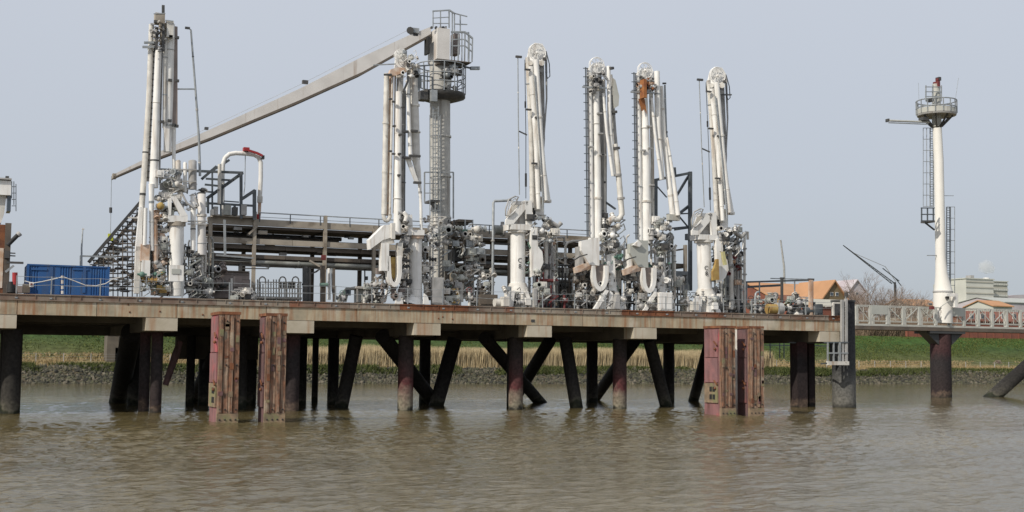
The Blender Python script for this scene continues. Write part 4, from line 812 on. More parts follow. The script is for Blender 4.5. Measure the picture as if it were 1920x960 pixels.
# ================================================================== CRANE
def crane():
    y = 9.0; A = Asm('crane', 'tall pale column crane with long boom lowered to the left', 'crane', 826, y)
    A.tube('column', 'crane_grey', [(826, 545), (826, 400), (825, 180), (825, 118)], [36, 37, 39, 40], seg=28)
    A.tube('column_foot', 'crane_grey', [(826, 560), (826, 430), (826, 402)], [46, 44, 37], seg=24)
    # caged ladder on the left face
    lad = A.bar('ladder', 'galvanized', [(812, 520), (812, 200)], 1.8, y=y - 1.2); A.bar('ladder_rail', 'galvanized', [(822, 520), (822, 200)], 1.8, y=y - 1.2, parent=lad)
    for i in range(44): A.bar('rung', 'galvanized', [(812, 204 + i * 7), (822, 204 + i * 7)], 1.2, y=y - 1.2, parent=lad)
    for i in range(11):
        v = 216 + i * 20; c = A.p(816, v, y - 1.3); b = B(); b.ring(c, (0, 0, 1), .52, .03, 12, 4, R(150), R(420)); b.make('cage_hoop', 'galvanized', lad)
    for du in (-10, 0, 9): A.bar('cage_strip', 'galvanized', [(816 + du, 216), (816 + du, 416)], 1.4, y=y - 1.75, parent=lad)
    for v in (255, 330, 407, 460): A.tube('column_band', 'crane_grey', [(826, v), (826, v + 3)], 41, seg=28)
    # small platform half way
    b = A.bar('', '', [(796, 323), (850, 323)], 2.2, y=y - 1.6, b=B()); A.bar('', '', [(796, 344), (822, 344)], 1.6, y=y - 1.6, b=b); A.bar('', '', [(796, 362), (822, 362)], 1.6, y=y - 1.6, b=b)
    for u, v1 in ((796, 380), (822, 374), (850, 410)): A.bar('', '', [(u, 323), (u, v1)], 2.4, y=y - 1.6, b=b)
    b.make('platform_railing', 'galvanized', A.r)
    A.box('platform_floor', 'dark_steel', 796, 374, 824, 379, 1.6, y=y - 1.8); A.bar('platform_brace', 'dark_steel', [(806, 380), (818, 392)], 3, y=y - 1.4)
    # round lower gallery
    cx = A.p(826, 185); rr = 2.05
    def zz(v): return A.p(826, v).z
    b = B(); b.tube([(cx.x, y, zz(190)), (cx.x, y, zz(184)), (cx.x, y, zz(176))], [1.2, rr, rr], 16); b.make('gallery_floor', 'dark_steel', A.r)
    b = B()
    for v in (124, 144, 160): b.ring((cx.x, y, zz(v)), (0, 0, 1), rr, .045, 24, 5)
    for k in range(14):
        a = k * 2 * math.pi / 14; b.beam((cx.x + rr * math.cos(a), y + rr * math.sin(a), zz(178)), (cx.x + rr * math.cos(a), y + rr * math.sin(a), zz(124)), .07)
    b.make('gallery_railing', 'galvanized', A.r)
    A.box('winch_box', 'dark_steel', 781, 171, 803, 187, 1.0, y=y - 1.6); A.box('winch_box', 'galvanized', 806, 168, 820, 190, .4, y=y - 2.1)
    b = A.bar('', '', [(784, 124), (784, 170)], 2.4, y=y - 1.8, b=B()); A.bar('', '', [(781, 124), (812, 122)], 2.4, y=y - 1.8, b=b); A.bar('', '', [(781, 140), (812, 145)], 2, y=y - 1.8, b=b); A.bar('', '', [(788, 142), (788, 165)], 4, y=y - 1.8, b=b); A.bar('', '', [(796, 122), (796, 168)], 2, y=y - 1.8, b=b); A.bar('', '', [(811, 144), (811, 170)], 3, y=y - 1.8, b=b); b.make('side_gate', 'slate_steel', A.r)
    A.tube('slew_ring', 'crane_grey', [(826, 178), (826, 150), (826, 118)], [38, 42, 42], seg=28); A.box('slew_window', 'black_rubber', 828, 128, 840, 146, .3, y=y - 1.35)
    A.bar('spot_lamp', 'galvanized', [(882, 128), (899, 128)], 6, y=y - 1); A.bar('rail_arm', 'slate_steel', [(850, 121), (884, 128)], 3, y=y - 1)
    clutter(A, 828, 124, 860, 170, y - 1.4, 12, 81, mats=('grey_paint', 'dark_steel', 'galvanized'), s0=5, s1=11)
    # machinery house
    A.box('machinery_house', 'cream_paint', 803, 52, 843, 112, 2.2, y=y - 1.5); A.box('house_door', 'black_rubber', 801, 68, 806, 100, .9, y=y - .9)
    A.box('turntable', 'rack_brown', 803, 112, 884, 118, 2.4, y=y - 1.6); A.box('access_door', 'pipe_mauve', 845, 62, 862, 102, .9, y=y - .6)
    A.box('floor_beam', 'rack_brown', 806, 117, 840, 122, 1.8, y=y - 1.2)
    b = B()
    for v in (60, 74, 86): A.bar('', '', [(846, v), (872, v), (886, v + 12)], 2 if v > 60 else 3, y=y - 1.4, b=b)
    for u, v0 in ((848, 60), (860, 60), (872, 60), (880, 66), (886, 72)): A.bar('', '', [(u, v0), (u - 1, 116)], 2.2, y=y - 1.4, b=b)
    for u in (852, 866, 878): A.bar('', '', [(u, 60, y + 1), (u, 114, y + 1)], 1.8, b=b)
    A.bar('', '', [(846, 60, y + 1), (880, 62, y + 1)], 2, b=b); A.bar('', '', [(886, 72, y - 1.4), (880, 66, y + 1)], 2, b=b); b.make('upper_cage', 'galvanized', A.r)
    b = B()
    A.bar('', '', [(811, 21), (843, 19), (850, 24)], 2.4, y=y - 1.4, b=b); A.bar('', '', [(811, 34), (843, 32)], 1.5, y=y - 1.4, b=b); A.bar('', '', [(813, 44), (843, 44)], 1.5, y=y - 1.4, b=b)
    for u in (812, 826, 842): A.bar('', '', [(u, 20), (u, 52)], 2.3 if u == 842 else 1.8, y=y - 1.4, b=b)
    A.bar('', '', [(842, 19, y - 1.4), (852, 25, y + 1)], 2.4, b=b); A.bar('', '', [(852, 25), (876, 31)], 1.8, y=y + 1, b=b); A.bar('', '', [(852, 45), (876, 46)], 1.8, y=y + 1, b=b); A.bar('', '', [(863, 28), (863, 60)], 2, y=y + 1, b=b); A.bar('', '', [(852, 25), (852, 60)], 2, y=y + 1, b=b); A.bar('', '', [(848, 22), (848, 60)], 2, y=y, b=b)
    b.make('roof_railing', 'galvanized', A.r)
    for u, m in ((812, 'dark_steel'), (820, 'dark_steel'), (828, 'white_dirty'), (833, 'dark_steel'), (838, 'grey_paint')): A.box('roof_lug', m, u - 4, 49, u, 53, .3, y=y - 1.3)
    # boom
    yb = y - .3
    b = B(); A.plate('', '', [(808, 50), (808, 64), (757, 92), (680, 135), (560, 189), (400, 256), (300, 294), (213, 332), (213, 327), (300, 284), (400, 240), (560, 167), (680, 106), (767, 66)], 1.1, y=yb, b=b); b.make('boom', 'cream_paint', A.r)
    b = B(); A.plate('', '', [(808, 63.5), (808, 68), (757, 96), (680, 139), (560, 193), (400, 259.5), (300, 297), (213, 334), (213, 331.5), (300, 293.5), (400, 255.5), (560, 188.5), (680, 134.5), (757, 91.5)], 1.3, y=yb - .1, b=b); b.make('boom_flange', 'rack_brown', A.r)
    A.tube('hoist_drum', 'dark_steel', [(769, 57, yb - .1), (769, 57, yb + 1.2)], 14); A.box('hoist_motor', 'galvanized', 768, 52, 786, 62, .8, y=yb - .1); A.box('hoist_seat', 'dark_steel', 768, 62, 784, 68, .9, y=yb)
    A.tube('boom_cable', 'grey_paint', [(766, 56), (560, 160), (330, 268)], .6, y=yb + .4, seg=5)
    A.box('boom_lamp', 'dark_steel', 566, 150, 578, 157, .3, y=yb + .2); A.box('boom_lamp', 'dark_steel', 383, 238, 391, 243, .3, y=yb + .2); A.box('tip_sheave', 'rack_tan', 210, 325, 218, 335, .5, y=yb)
    A.tube('hoist_cable', 'galvanized', [(209, 330), (208, 390), (207, 440)], 1.1, y=yb + .3, seg=5); A.tube('cable_weight', 'dark_steel', [(207.5, 389), (207.5, 399)], 5.5, y=yb + .3)
    A.box('hook_block', 'yellow_paint', 202, 438, 212, 451, .35, y=yb + .1)
    b = B(); c = A.p(207, 455, yb + .3); b.ring(c, (0, 1, 0), .16, .05, 12, 6, R(-200), R(60)); b.make('hook', 'dark_steel', A.r)
crane()

# ================================================================== PIPE RACK behind the arms
def zat(u, v, y): return P(u, v, y).z
def rack():
    y = 12.0; r = thing('pipe_rack', 'long three level pipe rack with dark decks running behind the loading arms', 'pipe rack', (P(600, 560, y).x, y, DZ))
    xa = P(388, 480, y).x; xb = P(1292, 480, y).x; xm = P(1110, 480, y).x
    def zb(v): return zat(600, v, y)
    def segs(x0, x1, step): 
        n = max(1, round((x1 - x0) / step)); return [(x0 + (x1 - x0) * i / n, x0 + (x1 - x0) * (i + 1) / n) for i in range(n)]
    def long(name, m, v0, v1, y0, y1, x0=xa, x1=xm, step=6.2):
        for a, c in segs(x0, x1, step):
            b = B(); b.box((a + .012, y0, zb(v1)), (c - .012, y1, zb(v0))); b.make(name, m, r)
    long('deck_beam', 'rack_tan', 417, 429, y, y + .3); long('shaded_deck', 'rack_brown', 429.5, 434, y + .35, y + 4)  # brown plate has the shadow below the top beam in its colour
    long('middle_beam', 'rack_tan', 453, 463, y, y + .3); long('middle_deck', 'rack_brown', 463.5, 472, y + .3, y + 3.6, x1=xb)
    long('lower_beam', 'rack_brown', 482, 489, y + .2, y + .5, x1=xb); long('lower_deck', 'rack_brown', 489, 492, y + .5, y + 3.5, x1=xb)
    # pipes lying on each level
    def pipe(v, w, yy, m='pipe_grey', x0=xa, x1=xb, nm='pipe'):
        rr = w / 2 / S(600, y); z = zb(v)
        b = B(); b.tube([(x0, yy, z), ((x0 + x1) / 2, yy, z), (x1, yy, z)], rr, 12); o = b.make(nm, m, r)
        for a, c in segs(x0, x1, 7.5)[1:]:
            b = B(); b.tube([(a, yy, z), (a + .12, yy, z)], rr * 1.22, 12); b.make('pipe_flange', m, o)
    pipe(454, 7, y + .8, x1=xm); pipe(455, 6, y + 1.6, 'galvanized', x1=xm); pipe(453, 8, y + 2.6, 'rack_tan', x1=xm)
    pipe(496, 9, y + .4); pipe(500, 5, y + 1.3, 'galvanized'); pipe(485, 6, y + 2.2, 'pipe_grey'); pipe(478.5, 3, y + 3, 'panel_grey')
    pipe(440, 8, y + 3.2, 'dark_steel', x0=xa, x1=P(660, 480, y).x); pipe(446, 5, y + 2.4, 'rack_brown', x0=xa, x1=P(650, 480, y).x)
    pipe(416, 9, y + 1.4, 'pipe_grey', x0=P(855, 440, y).x, x1=P(948, 440, y).x, nm='fat_pipe')
    # columns and cross ties
    for u in (392, 475, 608, 700, 812, 885, 955, 1040, 1105, 1200, 1285):
        x = P(u, 520, y).x
        for yy, w_ in ((y - .15, .26), (y + 3.7, .3)):
            top = 404 if u in (608, 475) and yy < y else 424
            b = B(); zt = zb(top); b.box((x - w_ / 2, yy, DZ), (x + w_ / 2, yy + .05, zt)); b.box((x - .03, yy + .05, DZ), (x + .03, yy + .25, zt)); b.box((x - w_ / 2, yy + .25, DZ), (x + w_ / 2, yy + .3, zt)); b.make('column', 'rack_tan' if yy < y else 'rack_brown', r)
        for v in (431, 466, 490):
            b = B(); b.box((x - .1, y + .15, zb(v + 3)), (x + .1, y + 3.7, zb(v))); b.make('cross_tie', 'rack_brown', r)
    for u, v0, u2, v2 in ((476, 446, 492, 430), (608, 500, 590, 490), (1045, 468, 1075, 482)):
        b = B(); b.beam((P(u, 0, y).x, y - .2, zb(v0)), (P(u2, 0, y).x, y - .2, zb(v2)), .2, .15); b.make('knee_brace', 'rack_tan', r)
    # hand rail
    for a, c in segs(P(485, 480, y).x, xm, 2.6):
        b = B(); b.beam((a, y, zb(422)), (a, y, zb(405)), .07); b.make('rail_post', 'slate_steel', r)
        b = B(); b.beam((a, y, zb(405)), (c, y, zb(405)), .08, .08); b.beam((a, y, zb(413)), (c, y, zb(413)), .04, .04); b.make('handrail', 'galvanized', r)
    # cable trays, brackets and small boxes under the levels
    rs = random.Random(8)
    for i in range(70):
        u = rs.uniform(395, 1285); v = rs.choice((438, 444, 468, 474, 480, 494, 500)); x = P(u, 480, y).x; yy = y + rs.uniform(-.1, 3); s_ = rs.uniform(.12, .5)
        if u > 1100 and v < 460: continue
        b = B(); b.box((x, yy, zb(v)), (x + s_ * 1.6, yy + .3, zb(v) + s_ * .6)); b.make('support_bracket', rs.choice(('rack_brown', 'dark_steel', 'rack_tan', 'galvanized', 'grey_paint')), r)
    b = B(); 
    for u in (1095, 1290): pass
rack()

def frame(label, u, y, bars, m='slate_steel', name='steel_frame', cat='steel frame', extra=None):
    A = Asm(name, label, cat, u, y)
    for t in bars:
        A.bar(t[3] if len(t) > 3 else 'frame_member', m, t[0], t[1], y=t[2] if len(t) > 2 and t[2] is not None else y)
    return A
# dark stair frame beside the first arm
A = frame('dark steel stair frame on top of the pipe rack beside the first arm', 430, 11.5, [
    ([(300, 318), (456, 324)], 4.5), ([(452, 322), (452, 410)], 5), ([(415, 345), (415, 380)], 5), ([(455, 324), (388, 372)], 6, 11.6, 'stringer'),
    ([(406, 312), (378, 336)], 5, 12, 'stringer'), ([(386, 335), (432, 338)], 3.5), ([(384, 346), (414, 349)], 3.5), ([(384, 359), (405, 361)], 3), ([(388, 381), (478, 386)], 4),
    ([(478, 357), (452, 374)], 6, None, 'stringer'), ([(477, 356), (477, 412)], 6), ([(420, 377), (448, 379)], 2.2), ([(390, 372), (390, 400)], 4), ([(414, 383), (414, 405)], 3), ([(440, 383), (440, 405)], 4),
    ([(300, 318), (300, 344)], 4), ([(322, 320), (300, 338)], 4, None, 'stringer'), ([(398, 320), (430, 300)], 4.5, 12.5, 'stringer'), ([(398, 320), (398, 400)], 3)])
for k in range(7): A.bar('tread', 'dark_steel', [(392 + k * 9, 369 - k * 6.4, 11.0), (392 + k * 9, 369 - k * 6.4, 12.6)], 2.4)
A.box('grated_deck', 'rack_tan', 388, 403, 480, 409, 3); A.tube('white_post', 'white_dirty', [(412, 308), (411, 382)], 7, y=11.2)
for u, v, s_, m in ((404, 392, 10, 'grey_paint'), (426, 391, 14, 'pipe_grey'), (440, 394, 12, 'dark_steel'), (456, 390, 13, 'grey_paint'), (398, 396, 8, 'white_dirty')): A.box('equipment_box', m, u - s_ / 2, v - s_ / 2, u + s_ / 2, 403, .6, y=11.3)

A = Asm('white_pipe_loop', 'white pipe arch with red end fittings above the pipe rack', 'pipe', 450, 12.5, zat(450, 410, 12.5))
A.tube('pipe', 'white_paint', [(417, 405), (417, 330), (418, 308), (422, 296), (430, 289), (442, 287), (462, 288), (476, 290), (485, 295), (489, 305), (489, 330), (487, 375)], 8.5, seg=14)
A.tube('lower_pipe', 'white_rusty', [(487, 375), (486, 404)], 6.5); A.tube('collar', 'white_dirty', [(487.5, 368), (487, 380)], 10.5); A.tube('red_fitting', 'red_paint', [(484, 402), (484, 411)], 9)
A.box('red_head', 'red_paint', 455, 276, 468, 283, .5, y=12.1); A.bar('red_arm', 'red_paint', [(466, 282), (482, 287), (492, 292)], 4, y=12.1); A.ball = None
A.box('red_head', 'dark_steel', 490, 291, 496, 298, .4, y=12.1); A.tube('drain_line', 'galvanized', [(460, 290), (459, 350), (457, 365)], 1.6, y=12.6, seg=6)

# frame between the fifth and sixth arms
A = frame('slate grey braced portal frame between the two rightmost loading arms', 1262, 8.0, [
    ([(1226, 338), (1296, 324)], 5, 8), ([(1294, 322), (1294, 545)], 6, 8), ([(1227, 336), (1227, 420)], 9, 8), ([(1292, 328), (1268, 368)], 4, 8.3, 'brace'), ([(1292, 386), (1274, 400)], 5, 8.3, 'brace'),
    ([(1228, 345), (1250, 370)], 2, 8.6, 'brace'), ([(1264, 314), (1265, 330)], 5, 8), ([(1265, 430), (1300, 425)], 5, 8.2), ([(1240, 430), (1292, 425)], 3, 9), ([(1250, 402), (1296, 400)], 2.4, 9), ([(1272, 404), (1292, 428)], 2.4, 9.2, 'brace')])
A.box('junction_box', 'slate_steel', 1284, 438, 1294, 450, .4, y=7.8)
A.box('backing_panel', 'galvanized', 1246, 508, 1292, 545, .2, y=9.5)

# scaffold stair on the left, behind the blue container
def stair():
    y = 9.0; A = Asm('scaffold_stair', 'dark triangular scaffold stair rising behind the blue container towards the first arm', 'stair', 215, y)
    m = 'slate_steel'
    def top(u): return 492 - (u - 168) * 1.16
    for yy in (y, y + 1.6, y + 3.4):
        for k, u in enumerate(range(176, 274, 9)):
            A.bar('standard', 'dark_steel' if k % 2 else 'rack_brown', [(u, min(550, top(u) + 4)), (u, 556)], 1.8, y=yy)
        for v in range(392, 552, 8):
            us = max(168, 168 + (492 - v) / 1.16 + 2)
            if us < 265: A.bar('ledger', ('rack_brown', 'dark_steel', 'galvanized')[v // 8 % 3], [(us, v), (272, v + 1.5)], 1.8 if yy == y else 2.4, y=yy)
    for yy in (y - .1, y + 3.3): A.bar('stringer', 'dark_steel', [(166, 492), (264, 378)], 6, y=yy)
    A.bar('stringer', 'rack_brown', [(175, 500), (268, 392)], 6, y=y + 1.7)
    n = 16
    for k in range(n):
        u = 170 + k * 6; A.bar('tread', m, [(u, 491 - k * 7, y), (u, 491 - k * 7, y + 3.2)], 2.6)
    rs = random.Random(4)
    for i in range(90):
        u = rs.uniform(186, 262); v = rs.uniform(top(u) + 14, 545); A.box('scaffold_plank', rs.choice(('rack_tan', 'grey_paint', 'rack_brown', 'white_dirty', 'dark_steel')), u - 6, v, u + 7, v + 3.2, .8, y=y + rs.uniform(.3, 3))
    for u, v, u2, v2 in ((180, 550, 262, 505), (200, 470, 262, 540), (225, 430, 262, 470)): A.bar('brace', 'rack_brown', [(u, v), (u2, v2)], 2, y=y - .1)
    A.bar('landing_rail', 'galvanized', [(150, 480), (218, 482)], 3, y=y - .5); A.bar('landing_post', 'galvanized', [(151, 480), (151, 500)], 3, y=y - .5); A.bar('landing_rail', 'white_dirty', [(240, 408), (264, 409)], 2.5, y=y - .3); A.bar('landing_rail', 'galvanized', [(238, 472), (266, 474)], 2.5, y=y - .3)
stair()

# blue container
def container():
    y = 3.0; x0 = P(46, 530, y + 2.2).x; x1 = P(205, 530, y).x; zt = P(120, 497, y).z; A = Asm('shipping_container', 'blue corrugated steel container at the left end of the deck', 'container', 125, y)
    z0 = DZ - .03; d = 2.4; n = 30; pw = (x1 - x0 - .3) / n; b = B()
    pts = []
    for k in range(n):
        a = x0 + .15 + k * pw; flat = (.13 < (k / n) < .40) or (.56 < k / n < .78)
        dd = .0 if flat else .05
        pts += [(a, y + .03 + dd), (a + pw * .3, y + .03 + dd), (a + pw * .5, y + .03 if not flat else y + .03 ), (a + pw * .8, y + .03)]
    pts.append((x1 - .15, y + .03))
    vs = [(px, py, z0 + .12) for px, py in pts] + [(px, py, zt - .08) for px, py in pts]; m_ = len(pts)
    b.add(vs, [(i, i + 1, m_ + i + 1, m_ + i) for i in range(m_ - 1)]); b.make('corrugated_side', 'container_blue', A.r)
    b = B(); b.box((x0 + .03, y + .1, z0 + .1), (x1 - .03, y + d, zt - .02)); b.make('shell', 'container_blue', A.r)
    for nm, p0, p1 in (('top_rail', (x0, y - .02, zt - .1), (x1, y + .08, zt)), ('bottom_rail', (x0, y - .02, z0), (x1, y + .08, z0 + .14)), ('corner_post', (x0, y - .021, z0), (x0 + .15, y + .12, zt + .002)), ('corner_post', (x1 - .15, y - .021, z0), (x1, y + .12, zt + .002))):
        b = B(); b.box(p0, p1); b.make(nm, 'container_blue', A.r)
    for k in range(9):
        b = B(); yy = y + .2 + k * .24; b.box((x0 - .03, yy, z0 + .1), (x0 + .01, yy + .14, zt - .1)); b.make('end_rib', 'container_blue', A.r)
    for a, c in ((58, 88), (136, 166)): A.box('vent_strip', 'container_blue', a, 503, c, 507, .04, y=y - .03)
    for u in (96, 158): A.box('door_post', 'container_blue', u - 2, 500, u + 2, 549, .05, y=y - .035)
container()
b = B(); pts = [P(u, v, 2.2) for u, v in ((46, 527), (62, 531), (80, 528), (98, 524), (118, 519), (140, 527), (160, 535), (180, 536), (198, 532), (212, 523), (226, 520))]
b.tube(pts, .035, 6, False); solo(b, 'mooring_rope', 'white_dirty', 'pale rope slung loosely in front of the blue container', 'rope')
b = B(); b.tube([P(117, 551, 1.8), P(117, 517, 1.8)], .09, 8)
o1 = solo(b, 'striped_post', 'white_dirty', 'short white post with blue bands in front of the blue container', 'post')
for v in (522, 532, 542):
    b = B(); b.tube([P(117, v + 3, 1.8), P(117, v, 1.8)], .098, 8); o = b.make('band', 'container_blue'); o.parent = o1; o.matrix_parent_inverse = Matrix.Translation(-o1.location)

# left edge: rust brown housing with white upper cab
def left_gantry():
    y = 3.5; A = Asm('gantry_crane', 'rust brown gantry leg with white cab cut by the left picture edge', 'crane', 4, y)
    A.box('leg', 'rust', -50, 420, 15, 560, 2.6); A.box('leg_corner', 'rack_brown', 10, 418, 16, 560, .3, y=y - .1); A.box('cab', 'white_paint', -50, 337, 20, 366, 2.2, y=y - .4); A.box('roof', 'grey_paint', -50, 332, 22, 337, 2.6, y=y - .6); A.box('roof_lamp', 'dark_steel', 10, 330, 17, 334, .4, y=y - .6)
    A.box('cab_window', 'glass', 12, 366, 20, 396, 1.5, y=y - .2); A.plate('support', 'white_dirty', [(-20, 366), (12, 366), (8, 400), (2, 418), (-20, 418)], 1.2, y=y); A.box('doorway', 'white_rusty', -6, 465, 4, 540, .1, y=y - .06)
    for u, v0, v1 in ((22, 340, 372), (30, 345, 396), (26, 340, 384)): A.bar('ladder_rail', 'galvanized', [(u, v0), (u, v1)], 1.6, y=y)
    for v in (350, 362, 374, 386): A.bar('rung', 'galvanized', [(22, v), (30, v)], 1.4, y=y)
    A.tube('rubber_boom', 'black_rubber', [(14, 460), (34, 440)], 8, y=y - .3); A.tube('boom_cap', 'grey_paint', [(33, 441), (38, 437)], 10, y=y - .3)
    for v, u1 in ((475, 29), (480, 29), (493, 44)): A.bar('bracket_arm', 'dark_steel', [(12, v - 1), (u1, v)], 2.2 if v < 490 else 4, y=y - .3)
    A.bar('bracket_arm', 'galvanized', [(10, 510), (26, 498)], 4, y=y - .3); A.box('winch', 'dark_steel', 8, 470, 18, 484, .8, y=y - .5)
left_gantry()
b = B(); b.tube([P(28, 552, 2.5), P(28, 511, 2.5)], .17, 10); b.tube([P(26, 552, 2.6), P(26, 530, 2.6)], .20, 10); solo(b, 'fire_hydrant_post', 'red_paint', 'slim red post beside the rust brown gantry leg', 'post')
A = Asm('mooring_hook', 'dark mooring hook unit at the left end beside the blue container', 'mooring hook', 34, 1.5)
A.box('base', 'dark_steel', 12, 533, 28, 549, 1.0); A.box('body', 'pipe_mauve', 26, 536, 42, 549, .9); A.box('body', 'rack_brown', 42, 532, 56, 549, .9); A.tube('capstan', 'black_rubber', [(20, 548), (20, 528)], [14, 8]); A.box('lamp_housing', 'white_paint', 55, 529, 63, 538, .4, y=1.2); A.box('lens', 'dark_red', 57, 531, 61, 536, .03, y=1.15)
A = Asm('lamp_post', 'thin grey lamp post behind the blue container', 'lamp post', 153, 6)
A.tube('post', 'galvanized', [(153, 560), (153, 465), (155, 430), (156, 429)], [3.5, 3.2, 2.4, 2]); A.bar('lamp', 'white_dirty', [(154, 429), (158, 430)], 2.5)

# silver tank block beside the first arm's base, and deck equipment
def station(kind, u, v, wpx, y, m, label, seed=0):
    rs = random.Random(seed + int(u)); A = Asm({'valve': 'valve_station', 'cabinet': 'equipment_cabinet', 'pump': 'pump_unit', 'riser': 'pipe_riser', 'post': 'deck_post', 'manifold': 'pipe_manifold', 'skid': 'equipment_skid', 'standpipe': 'standpipe'}[kind], label, {'valve': 'valve', 'cabinet': 'cabinet', 'pump': 'pump', 'riser': 'pipe', 'post': 'post', 'manifold': 'pipework', 'skid': 'skid', 'standpipe': 'pipe'}[kind], u, y)
    vb = 548 + u * .0267 + 6
    if kind == 'valve':
        A.tube('stem', m, [(u, vb), (u, v + 8)], wpx * .4); A.tube('body', m, [(u - wpx * .45, (v + vb) / 2), (u + wpx * .45, (v + vb) / 2)], wpx * .7)
        for du in (-.45, .38): A.tube('flange', 'dark_steel', [(u + wpx * du, (v + vb) / 2), (u + wpx * (du + .12), (v + vb) / 2)], wpx * .95)
        c = A.p(u, v + 4); b = B(); r_ = A.m(wpx * .4, u); b.ring(c, (.3, 1, .2), r_, r_ * .14, 16, 5); b.beam(c - Vector((r_, 0, 0)), c + Vector((r_, 0, 0)), r_ * .15); b.make('handwheel', rs.choice(('dark_red', 'dark_steel', 'green_steel')), A.r)
        A.tube('flange', 'grey_paint', [(u, v + 14), (u, v + 17)], wpx * .7)
    elif kind == 'cabinet':
        A.box('body', m, u - wpx / 2, v, u + wpx / 2, vb - 5, .6); A.box('door', m, u - wpx / 2 + 3, v + 2, u + wpx / 2 - 1.5, vb - 8, .03, y=y - .04); A.box('plinth', 'dark_steel', u - wpx / 2, vb - 5, u + wpx / 2 + 1, vb, .7, y=y - .05)
    elif kind == 'pump':
        A.tube('motor', m, [(u - wpx * .5, (v + vb) / 2), (u + wpx * .1, (v + vb) / 2)], (vb - v) * .7, seg=14); A.tube('casing', 'grey_paint', [(u + wpx * .1, (v + vb) / 2), (u + wpx * .5, (v + vb) / 2)], (vb - v) * .9, seg=14); A.box('bedplate', 'dark_steel', u - wpx * .6, vb - 7, u + wpx * .6, vb, .8); A.tube('outlet', m, [(u + wpx * .3, (v + vb) / 2), (u + wpx * .3, v - 6)], 5)
    elif kind in ('riser', 'standpipe'):
        pts = [(u, vb), (u, v + 10), (u + wpx * .12, v + 3), (u + wpx * .4, v)] + ([(u + wpx, v), (u + wpx, v + 14)] if kind == 'riser' else [(u + wpx * .8, v - .5)])
        A.tube('pipe', m, pts, 5 if kind == 'riser' else 4)
        for vv in (v + 30, (v + vb) / 2): A.tube('flange', 'grey_paint', [(u, vv), (u, vv + 2.5)], 9)
        A.box('foot', 'concrete_shaded', u - 5, vb - 5, u + 5, vb, .3)
    elif kind == 'post':
        A.bar('post', m, [(u, vb), (u, v)], wpx); A.box('lamp_box', 'dark_steel', u - wpx, v - 3, u + wpx + 1, v + 1, .2); A.box('foot', 'dark_steel', u - wpx, vb - 4, u + wpx + 1, vb, .25)
    elif kind in ('manifold', 'skid'):
        n = 3 if kind == 'manifold' else 2
        for k in range(n):
            vv = v + (vb - v) * (k + .6) / (n + .5); A.tube('header', rs.choice((m, 'grey_paint', 'dark_steel')), [(u - wpx / 2, vv), (u + wpx / 2, vv + 1)], rs.uniform(3.5, 7), y=y + k * .4)
        for k in range(int(wpx / 7)):
            uu = u - wpx / 2 + 4 + k * 7 + rs.uniform(-1.5, 1.5); A.tube('branch', rs.choice((m, 'dark_steel', 'white_dirty', 'grey_paint')), [(uu, vb), (uu, v + rs.uniform(0, (vb - v) * .4))], rs.uniform(2, 4), y=y - .2, seg=8)
        clutter(A, u - wpx / 2, v, u + wpx / 2, vb - 3, y - .4, int(wpx / 4) + 4, seed + int(u), mats=(m, 'dark_steel', 'grey_paint', 'white_dirty', 'panel_grey'), s0=5, s1=12)
        for k in range(max(2, int(wpx / 11))):
            uu = u - wpx / 2 + wpx * rs.random(); hh = (vb - v) * rs.uniform(.25, .6); A.box('backing_box', rs.choice((m, 'dark_steel', 'rack_brown', 'grey_paint')), uu - 6, vb - hh, uu + 7, vb, .7, y=y + rs.uniform(.4, 1.4))  # added boxes forming a dark backdrop behind the pipework
        if kind == 'skid': A.box('base_frame', 'dark_steel', u - wpx / 2 - 2, vb - 9, u + wpx / 2 + 2, vb, 1.2)
    return A
A = Asm('storage_tank', 'large grey lagged tank block between the first arm and the white railings', 'tank', 430, 7.0)
A.box('tank_body', 'pipe_mauve', 383, 510, 467, 560, 3.2)
for k in range(5): A.box('lagging_band', 'grey_paint', 383, 514 + k * 8.5, 467.5, 515.6 + k * 8.5, 3.3, y=6.94)
for u in (400, 420, 446): A.box('lagging_panel', 'pipe_mauve', u - 9, 518, u + 8, 538, .05, y=6.9)
A.tube('vent', 'white_dirty', [(398, 512), (398, 500)], 5, y=6.8); A.tube('vent', 'white_dirty', [(404, 512), (405, 498)], 5, y=7.2); A.box('top_plate', 'rack_brown', 378, 507, 468, 511, 3.4, y=6.85)
A.bar('pole', 'white_dirty', [(434, 522), (434, 560)], 4, y=6.4); clutter(A, 350, 495, 420, 555, 6.2, 30, 90, mats=('grey_paint', 'white_dirty', 'pipe_mauve', 'dark_steel', 'pipe_grey'), s0=7, s1=15)
A = Asm('service_gantry', 'dark service walkway frame hanging under the pipe rack left of centre', 'walkway', 470, 10.5, zat(470, 505, 10.5))
A.bar('beam', 'dark_steel', [(395, 484), (470, 489)], 4); A.bar('beam', 'rack_brown', [(372, 490), (470, 494)], 5, y=10.8); A.box('hanger', 'dark_steel', 447, 494, 454, 510, .4); 
for p_ in ([(454, 497), (504, 499)], [(454, 503), (504, 504)], [(503, 497), (503, 504)]): A.bar('tray_rail', 'dark_steel', p_, 2)
A.bar('rail', 'galvanized', [(405, 478), (475, 484)], 3, y=10.2); A.bar('rail_post', 'galvanized', [(421, 412), (422, 478)], 4, y=10.2); A.bar('rail_post', 'rack_tan', [(398, 455), (398, 484)], 4, y=10.2)
